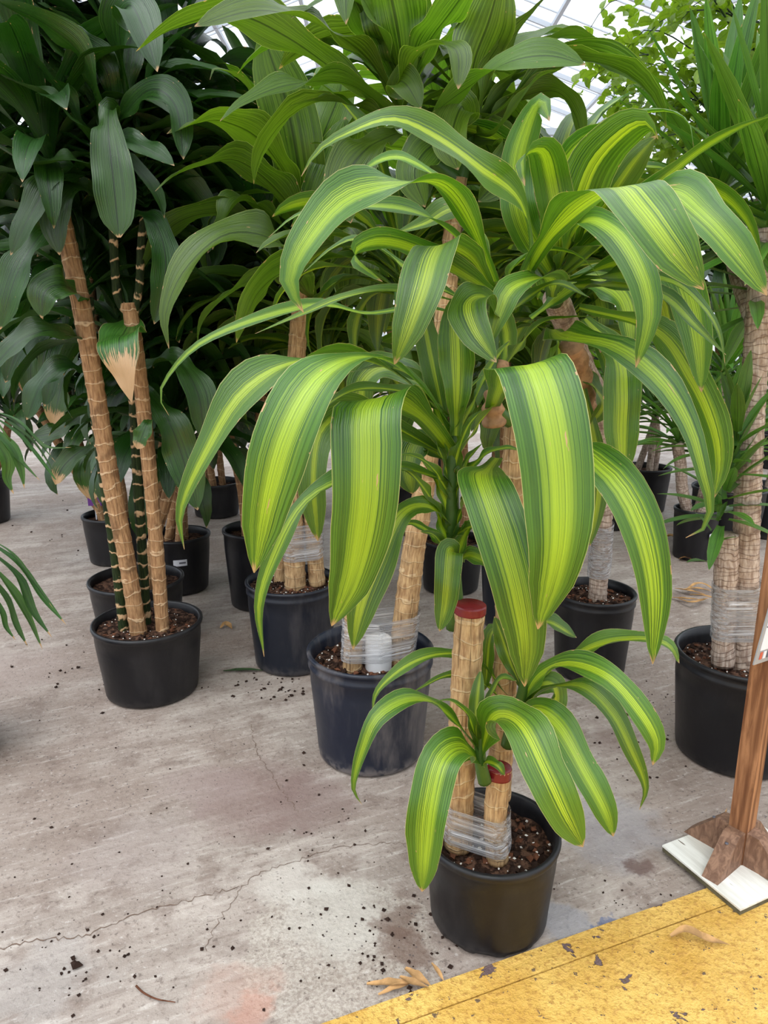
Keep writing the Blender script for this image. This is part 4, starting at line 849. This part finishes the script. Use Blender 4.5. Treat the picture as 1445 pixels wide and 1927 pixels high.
# ================================================================== K: yucca on the right
cK, rK, rbK, hK = pot_dims(1402, 1224, 250, 1472)
K = empty('potted_yucca', cK, 'thick-trunked yucca in the big black pot behind the wooden sign post', 'potted plant', 'yuccas')
pot(K, cK, rK, rbK, hK, 'pot', lip='band', soil=.05, seed=6)
YK = cK.y
k1 = [(1398, 1268, YK), (1402, 1100, YK), (1408, 900, YK), (1420, 700, YK), (1432, 520, YK), (1440, 430, YK)]; k2 = [(1360, 1250, YK - .01), (1364, 1120, YK - .01), (1368, 1005, YK - .01)]
kc1 = cane(K, k1, 55, 'bark_yucca', seed=31, taper=.25); kc2 = cane(K, k2, 42, 'bark_yucca', seed=32)
a1, a2 = [P(*a) for a in k1], [P(*a) for a in k2]; z0, z1 = P(1380, 1192, YK).z, P(1380, 1095, YK).z
wrap(K, [(along(a1, z0), along(a1, z1), .042), (along(a2, z0), along(a2, z1), .032)], z0, z1, .003)
rg = random.Random(77)
def sword(parent, a, b, w, sag=0.0, kind='Y'):
    a, b = Vector(a), Vector(b); L = (b - a).length; c = [a.lerp(b, i/10) + Vector((0, 0, -sag*L*4*(i/10)*(i/10)*.5)) for i in range(11)]
    tn = [(c[min(i+1, 10)] - c[max(i-1, 0)]).normalized() for i in range(11)]; out = Vector((b.x - a.x, b.y - a.y, 0)); 
    nr = []
    for t in tn:
        v = Vector((0, 0, 1)) - out.normalized()*.4; v = v - t*v.dot(t); nr.append(v.normalized())
    NLEAF[0] += 1
    return part('leaf', leaf_grid(c, tn, nr, w, 'y', .35, .0, NLEAF[0], 4), M[kind], parent, a)
def rosette(parent, at, n, L, w, seed, e0=88, e1=5, az0=0, az1=2*PI):
    rg = random.Random(seed); at = Vector(at)
    for i in range(n):
        f = i/max(1, n - 1); el = rad(e0 + (e1 - e0)*f + rg.uniform(-8, 8)); az = az0 + ((i*2.39996 + seed) % (2*PI))/(2*PI)*(az1 - az0)
        d = Vector((math.cos(el)*math.cos(az), math.cos(el)*math.sin(az), math.sin(el))); st = at + Vector((0, 0, .16*(1 - f)))
        sword(parent, st + d*.015, st + d*L*rg.uniform(.8, 1.1), w*rg.uniform(.85, 1.1), .10*f)
rosette(kc1, P(1440, 470, YK), 52, .44, .052, 3, 74, -15); rosette(kc1, P(1345, 425, YK + .2), 50, .42, .052, 5, 78, -15); rosette(kc1, P(1415, 600, YK + .05), 22, .4, .04, 6, 50, -20)
part('branch', tube([P(1425, 620, YK), P(1390, 520, YK + .12), P(1372, 430, YK + .19), P(1368, 370, YK + .2)], .024, 12, 20), M['bark_yucca'], K, P(1425, 620, YK))
rosette(kc2, P(1358, 985, YK - .03), 26, .19, .036, 7, 85, -15); rosette(kc2, P(1338, 1060, YK - .03), 7, .09, .026, 8, 80, 20); rosette(kc2, P(1378, 900, YK - .06), 18, .18, .034, 11, 85, -5)

# ================================================================== ficus tree, upper right
cF = Vector((1.95, 4.1, 0)); FT = empty('potted_ficus', cF, 'small-leaved weeping fig tree towering behind the yucca', 'tree')
pot(FT, cF, .2, .17, .34, 'pot', bits=False, seed=9)
tr = part('trunk', tube([cF + Vector((0, 0, .28)), cF + Vector((.03, .02, .9)), cF + Vector((-.02, 0, 1.8)), cF + Vector((0, .03, 2.8))], lambda s: .03*(1 - .5*s), 12, 30), M['bark_yucca'], FT, cF)
rg = random.Random(12); tips = []
for i in range(80):
    a = rg.uniform(0, 2*PI); zz = rg.uniform(1.5, 2.75); b = cF + Vector((0, 0, zz)); R = rg.uniform(.35, 1.0)
    e = cF + Vector((math.cos(a)*R, math.sin(a)*R*.7, zz + rg.uniform(.1, .75))); m_ = b.lerp(e, .5) + Vector((0, 0, .1)); f_ = e + Vector((math.cos(a)*.15, math.sin(a)*.1, -.12))
    part('branch', tube([b, m_, e, f_], lambda s: .006*(1 - .7*s), 6, 14), M['stem_dark'], tr, b); tips.append((b, m_, e, f_))
allv = []; ml = lib('F', 'ficus'); cand = []
for (b, m_, e, f_) in tips:
    for k in range(52):
        t = rg.uniform(.25, 1); p = (b.lerp(m_, t*2) if t < .5 else m_.lerp(e, t*2 - 1)) if rg.random() < .6 else e.lerp(f_, rg.random())
        p = p + Vector((rg.gauss(0, .06), rg.gauss(0, .06), rg.gauss(0, .06))); cand.append(p)
cand.sort(key=lambda p: p.y)
fol = []
for i, p in enumerate(cand):
    rot = (rg.uniform(-.7, .7), rg.uniform(-.2, .9), rg.uniform(0, 2*PI)); s = rg.uniform(.75, 1.25)
    if i < 290: link('leaf', ml[i % 8], tr, p, rot, s)
    else:
        me = ml[i % 8]; mt = Matrix.LocRotScale(p, __import__('mathutils').Euler(rot), Vector((s, s, s)))
        nv = len(me.vertices); m2 = 3
        fol.append(([mt @ v.co for v in me.vertices], [tuple(q.vertices) for q in me.polygons], [((j % m2)/2, (j//m2)/4) for j in range(nv)]))
o = part('foliage', join(*fol), M['F'], FT, cF); o['kind'] = 'stuff'

# ================================================================== palm at the left edge
cP = Vector((-1.28, 1.95, 0)); PM = empty('potted_palm', cP, 'palm whose narrow arching fronds reach in from the left edge', 'potted plant')
pot(PM, cP, .15, .125, .26, 'pot', bits=False, seed=10)
def frond(pts, leaflets):
    q = [P(*a) for a in pts]; st = part('frond', tube([cP + Vector((0, 0, .22)), cP + Vector((.05, -.02, .6))] + q, lambda s: .005*(1 - .6*s), 8, 40), M['stem'], PM, cP)
    for lf in leaflets: leaf(st, 'Pm', lf[0], lf[1], lf[2] if len(lf) > 2 else (70, 30), 'n', .5, .01, 16)
yp = 1.55
frond([(-60, 740, yp), (-10, 790, yp - .02), (20, 830, yp - .03)],
      [([(-20, 780, yp), (30, 815, yp), (70, 860, yp), (112, 912, yp)], 14), ([(-20, 770, yp), (40, 800, yp), (85, 840, yp), (135, 842, yp)], 9), ([(-25, 790, yp), (20, 850, yp), (60, 890, yp), (76, 905, yp)], 15), ([(-30, 800, yp), (10, 860, yp), (12, 900, yp), (26, 930, yp)], 30, (20, 10)), ([(-25, 800, yp), (20, 840, yp), (38, 880, yp), (46, 920, yp)], 22, (20, 10)),
       ([(-30, 770, yp), (30, 790, yp), (70, 830, yp), (105, 870, yp)], 8), ([(-30, 765, yp), (50, 820, yp), (90, 870, yp), (102, 895, yp)], 10)])
frond([(-60, 1020, yp), (-30, 1045, yp), (-5, 1070, yp)],
      [([(-30, 1015, yp), (30, 1060, yp), (75, 1120, yp), (125, 1176, yp)], 22), ([(-30, 1030, yp), (30, 1085, yp), (60, 1150, yp), (98, 1200, yp)], 24), ([(-30, 1050, yp), (20, 1110, yp), (50, 1160, yp), (80, 1222, yp)], 22), ([(-30, 1070, yp), (10, 1130, yp), (25, 1170, yp), (52, 1216, yp)], 24),
       ([(-40, 1090, yp), (0, 1150, yp), (10, 1180, yp), (30, 1205, yp)], 18), ([(-30, 1010, yp), (20, 1040, yp), (60, 1090, yp), (100, 1145, yp)], 9)])

# ================================================================== wooden sign stand
b0, b1, b3 = G(1245, 1600, .014), G(1392, 1722, .014), G(1334, 1556, .014)
ex = (b1 - b0); ex.z = 0; lx = ex.length; ex.normalize(); ey = Vector((-ex.y, ex.x, 0)); 
if ey.y < 0: ey = -ey
SB = b0 + ex*lx/2 + ey*.14; SB.z = 0
stand = empty('sign_stand', SB, 'cedar sign post with four wedge feet on a white painted board', 'sign stand')
def obox(c, ax, ay, az, hx, hy, z0, z1):
    V = [c + ax*i*hx + ay*j*hy + az*z for z in (z0, z1) for (i, j) in ((-1, -1), (1, -1), (1, 1), (-1, 1))]
    return V, [(3, 2, 1, 0), (4, 5, 6, 7), (0, 1, 5, 4), (1, 2, 6, 5), (2, 3, 7, 6), (3, 0, 4, 7)]
Z = Vector((0, 0, 1))
bz = YH + .0005
part('board', obox(SB, ex, ey, Z, lx/2, .14, bz + .0115, bz + .016), M['board'], stand, SB, False); part('board_core', obox(SB, ex, ey, Z, lx/2 - .001, .139, bz, bz + .0115), M['board_edge'], stand, SB, False)
pc = G(1388, 1612, bz + .016); pc = Vector((pc.x, pc.y, 0))
pa = Vector((math.cos(rad(38)), math.sin(rad(38)), 0)); pb = Vector((-pa.y, pa.x, 0))
part('post', obox(pc, pa, pb, Z, .021, .021, bz + .016, .95), M['wood'], stand, pc, False)
for d, e in ((-pb, pa), (pa, pb), (-pa, pb), (pb, pa)):
    a = pc + d*.021; zt = bz + .016; hw = .019
    V = [a + e*s*hw + d*x + Z*z for s in (-1, 1) for (x, z) in ((.0005, zt), (.105, zt), (.09, zt + .018), (.028, zt + .085), (.0005, zt + .085))]
    ft = part('foot', (V, [(0, 1, 2, 3, 4), (9, 8, 7, 6, 5), (0, 5, 6, 1), (1, 6, 7, 2), (2, 7, 8, 3), (3, 8, 9, 4), (4, 9, 5, 0)]), M['wood_dark'], stand, a, False)
    u = Vector(V[2]) - Vector(V[3]); nn = (d*.067 + Z*.062).normalized(); kp = a + d*.045 + Z*(zt + .069)
    part('screw', lathe([(.0001, .001), (.004, .001), (.004, -.001)], 8, kp), M['grey_ink'], ft, kp)
# sign card in its sleeve, fixed to the near-right face of the post
sn = P(1418, 1252, pc.y - .05); cr = Vector((1, .55, 0)).normalized(); cu = (Z*1.0 + cr*.22).normalized(); cn = cr.cross(cu).normalized()
if cn.y > 0: cn = -cn
def quad(o, w0, w1, h0, h1, off, th=.001):
    V = [o + cr*a + cu*b + cn*(off - t_) for t_ in (0, th) for (a, b) in ((w0, h0), (w1, h0), (w1, h1), (w0, h1))]
    return V, [(0, 1, 2, 3), (7, 6, 5, 4), (0, 4, 5, 1), (1, 5, 6, 2), (2, 6, 7, 3), (3, 7, 4, 0)]
sg_ = part('sign_sleeve', quad(sn, 0, .22, 0, .16, .0, .003), M['grey_plastic'], stand, sn, False); part('sign_card', quad(sn, .009, .211, .03, .153, .0008), M['sticker'], sg_, sn, False)
part('printed_line', quad(sn, .009, .211, .082, .085, .0014), M['grey_ink'], sg_, sn, False)
for i, mt in enumerate(('red_ink', 'sticker', 'grey_ink', 'red_ink', 'sticker', 'grey_ink', 'red_ink')):
    part('printed_square', quad(sn, .012 + i*.012, .020 + i*.012, .010, .026, .0012), M[mt], sg_, sn, False)

# ================================================================== litter on the floor
def curl(name, label, pts, w, mat='dry', z=.006, cat='debris', group=None, seed=0):
    q = [G(x, y, zz + z) for (x, y, zz) in pts]; n = 14; c, _, L = catmull(q, n)
    tn = [(c[min(i+1, n)] - c[max(i-1, 0)]).normalized() for i in range(n + 1)]; nr = [(Z - t*Z.dot(t)).normalized() for t in tn]
    o = part(name, leaf_grid(c, tn, nr, w, 'n', .45, .06, 900 + seed, 4), M[mat], None, q[0]); return tag(o, label, cat, group)
for i, (pts, w) in enumerate((([(690, 1852, 0), (735, 1850, .004), (785, 1850, .002)], .018), ([(712, 1872, 0), (745, 1858, .003), (785, 1846, .002)], .014), ([(762, 1822, .01), (785, 1838, .012), (812, 1856, .004)], .020), ([(752, 1838, .006), (780, 1850, .012), (808, 1858, .008)], .016), ([(812, 1812, .012), (824, 1828, .008), (836, 1848, .002)], .010))):
    curl('dry_leaf_scrap', ['pale splayed dry leaf scrap at the left of the pile by the front pot', 'straw-coloured dry leaf scrap nearest the yellow strip', 'rolled brown dry leaf scrap on top of the pile by the front pot', 'brown dry leaf scrap lying across the middle of the pile', 'short dry leaf scrap closest to the front pot'][i], pts, w, seed=i, group='dry leaf scraps by the front pot', cat='dry leaf')
tw = [G(256, 1855, .008), G(270, 1868, .006), G(295, 1880, .005), G(330, 1886, .004)]
tag(part('twig', tube(tw, lambda s: .0022*(1 - .6*s), 8, 16), M['chip'], None, tw[0]), 'thin curved brown twig on the concrete at the lower left', 'twig')
curl('dry_leaf', 'curled tan dry leaf lying on the yellow walkway', [(1262, 1762, YH + .004), (1290, 1750, YH + .016), (1325, 1766, YH + .008), (1374, 1778, YH)], .024, seed=7, cat='dry leaf'); curl('fallen_leaf', 'narrow green fallen leaf beside the blue-black ribbed pot', [(420, 1263, 0), (460, 1261, .002), (500, 1262, 0)], .022, 'D', seed=8, cat='leaf')
curl('dry_leaf', 'small brown dry leaf on the floor right of the left-hand pot', [(415, 1182, 0), (425, 1174, .012), (437, 1184, .002)], .03, seed=9, cat='dry leaf'); curl('dry_leaf', 'pale dry leaf caught at the back of the white board', [(1322, 1556, .012), (1345, 1545, .016), (1362, 1535, .022), (1368, 1520, .03)], .012, seed=10, cat='dry leaf')
for i in range(6):
    r_ = random.Random(i); x0, y0 = 1262 + i*7, r_.uniform(1104, 1128)
    curl('straw', ['leftmost', 'second from left', 'middle left', 'middle right', 'second from right', 'rightmost'][i] + ' dry straw-like leaf of the litter behind the right-hand pot', [(x0, y0, .004*i), (x0 + 28, y0 + r_.uniform(-14, 8), .012 + .004*i), (x0 + 60, y0 + r_.uniform(-4, 16), .003*i)], .022, seed=20 + i, group='dry straws behind the right-hand pot', cat='dry leaf')
for x, y, s_ in ((1214, 912, 'tiny dry leaf left of the tagged pot'), (1262, 1012, 'dry leaf beside the base of the tagged pot'), (1290, 1052, 'pale dry scrap in front of the tagged pot')):
    curl('dry_leaf', s_, [(x - 12, y, 0), (x, y - 3, .015), (x + 14, y + 2, .003)], .05, seed=int(x), cat='dry leaf')
rg = random.Random(4); q = []
def scat(n, cx, cy, sx, sy, s0, s1):
    for k in range(n):
        x, y = rg.gauss(cx, sx), rg.gauss(cy, sy)
        if y < 760: continue
        p = G(x, y); r = rg.uniform(s0, s1*1.7)*(.5 + .5*rg.random()); q.append(clod(p + Z*r*.35, r, rg, .6))
scat(70, 740, 1760, 60, 45, .001, .005); scat(60, 520, 1290, 60, 14, .002, .007); scat(80, 300, 1650, 220, 150, .001, .004); scat(40, 120, 1250, 110, 45, .002, .006); scat(50, 620, 1560, 60, 60, .001, .0035)
scat(50, 1160, 1390, 60, 40, .001, .005); scat(40, 600, 1750, 120, 60, .001, .0035); scat(40, 150, 1820, 110, 50, .001, .004); scat(30, 1250, 1330, 40, 40, .001, .004); scat(25, 1150, 1690, 80, 20, .001, .003); scat(40, 120, 1000, 90, 40, .002, .006)
scat(3, 137, 1812, 8, 6, .006, .009); scat(3, 125, 1832, 6, 4, .004, .006); scat(3, 580, 1500, 30, 60, .005, .008)
o = part('soil_crumbs', join(*q), M['crumb'], None, smooth=False); tag(o, 'dark soil crumbs scattered over the concrete floor', 'soil', kind='stuff')
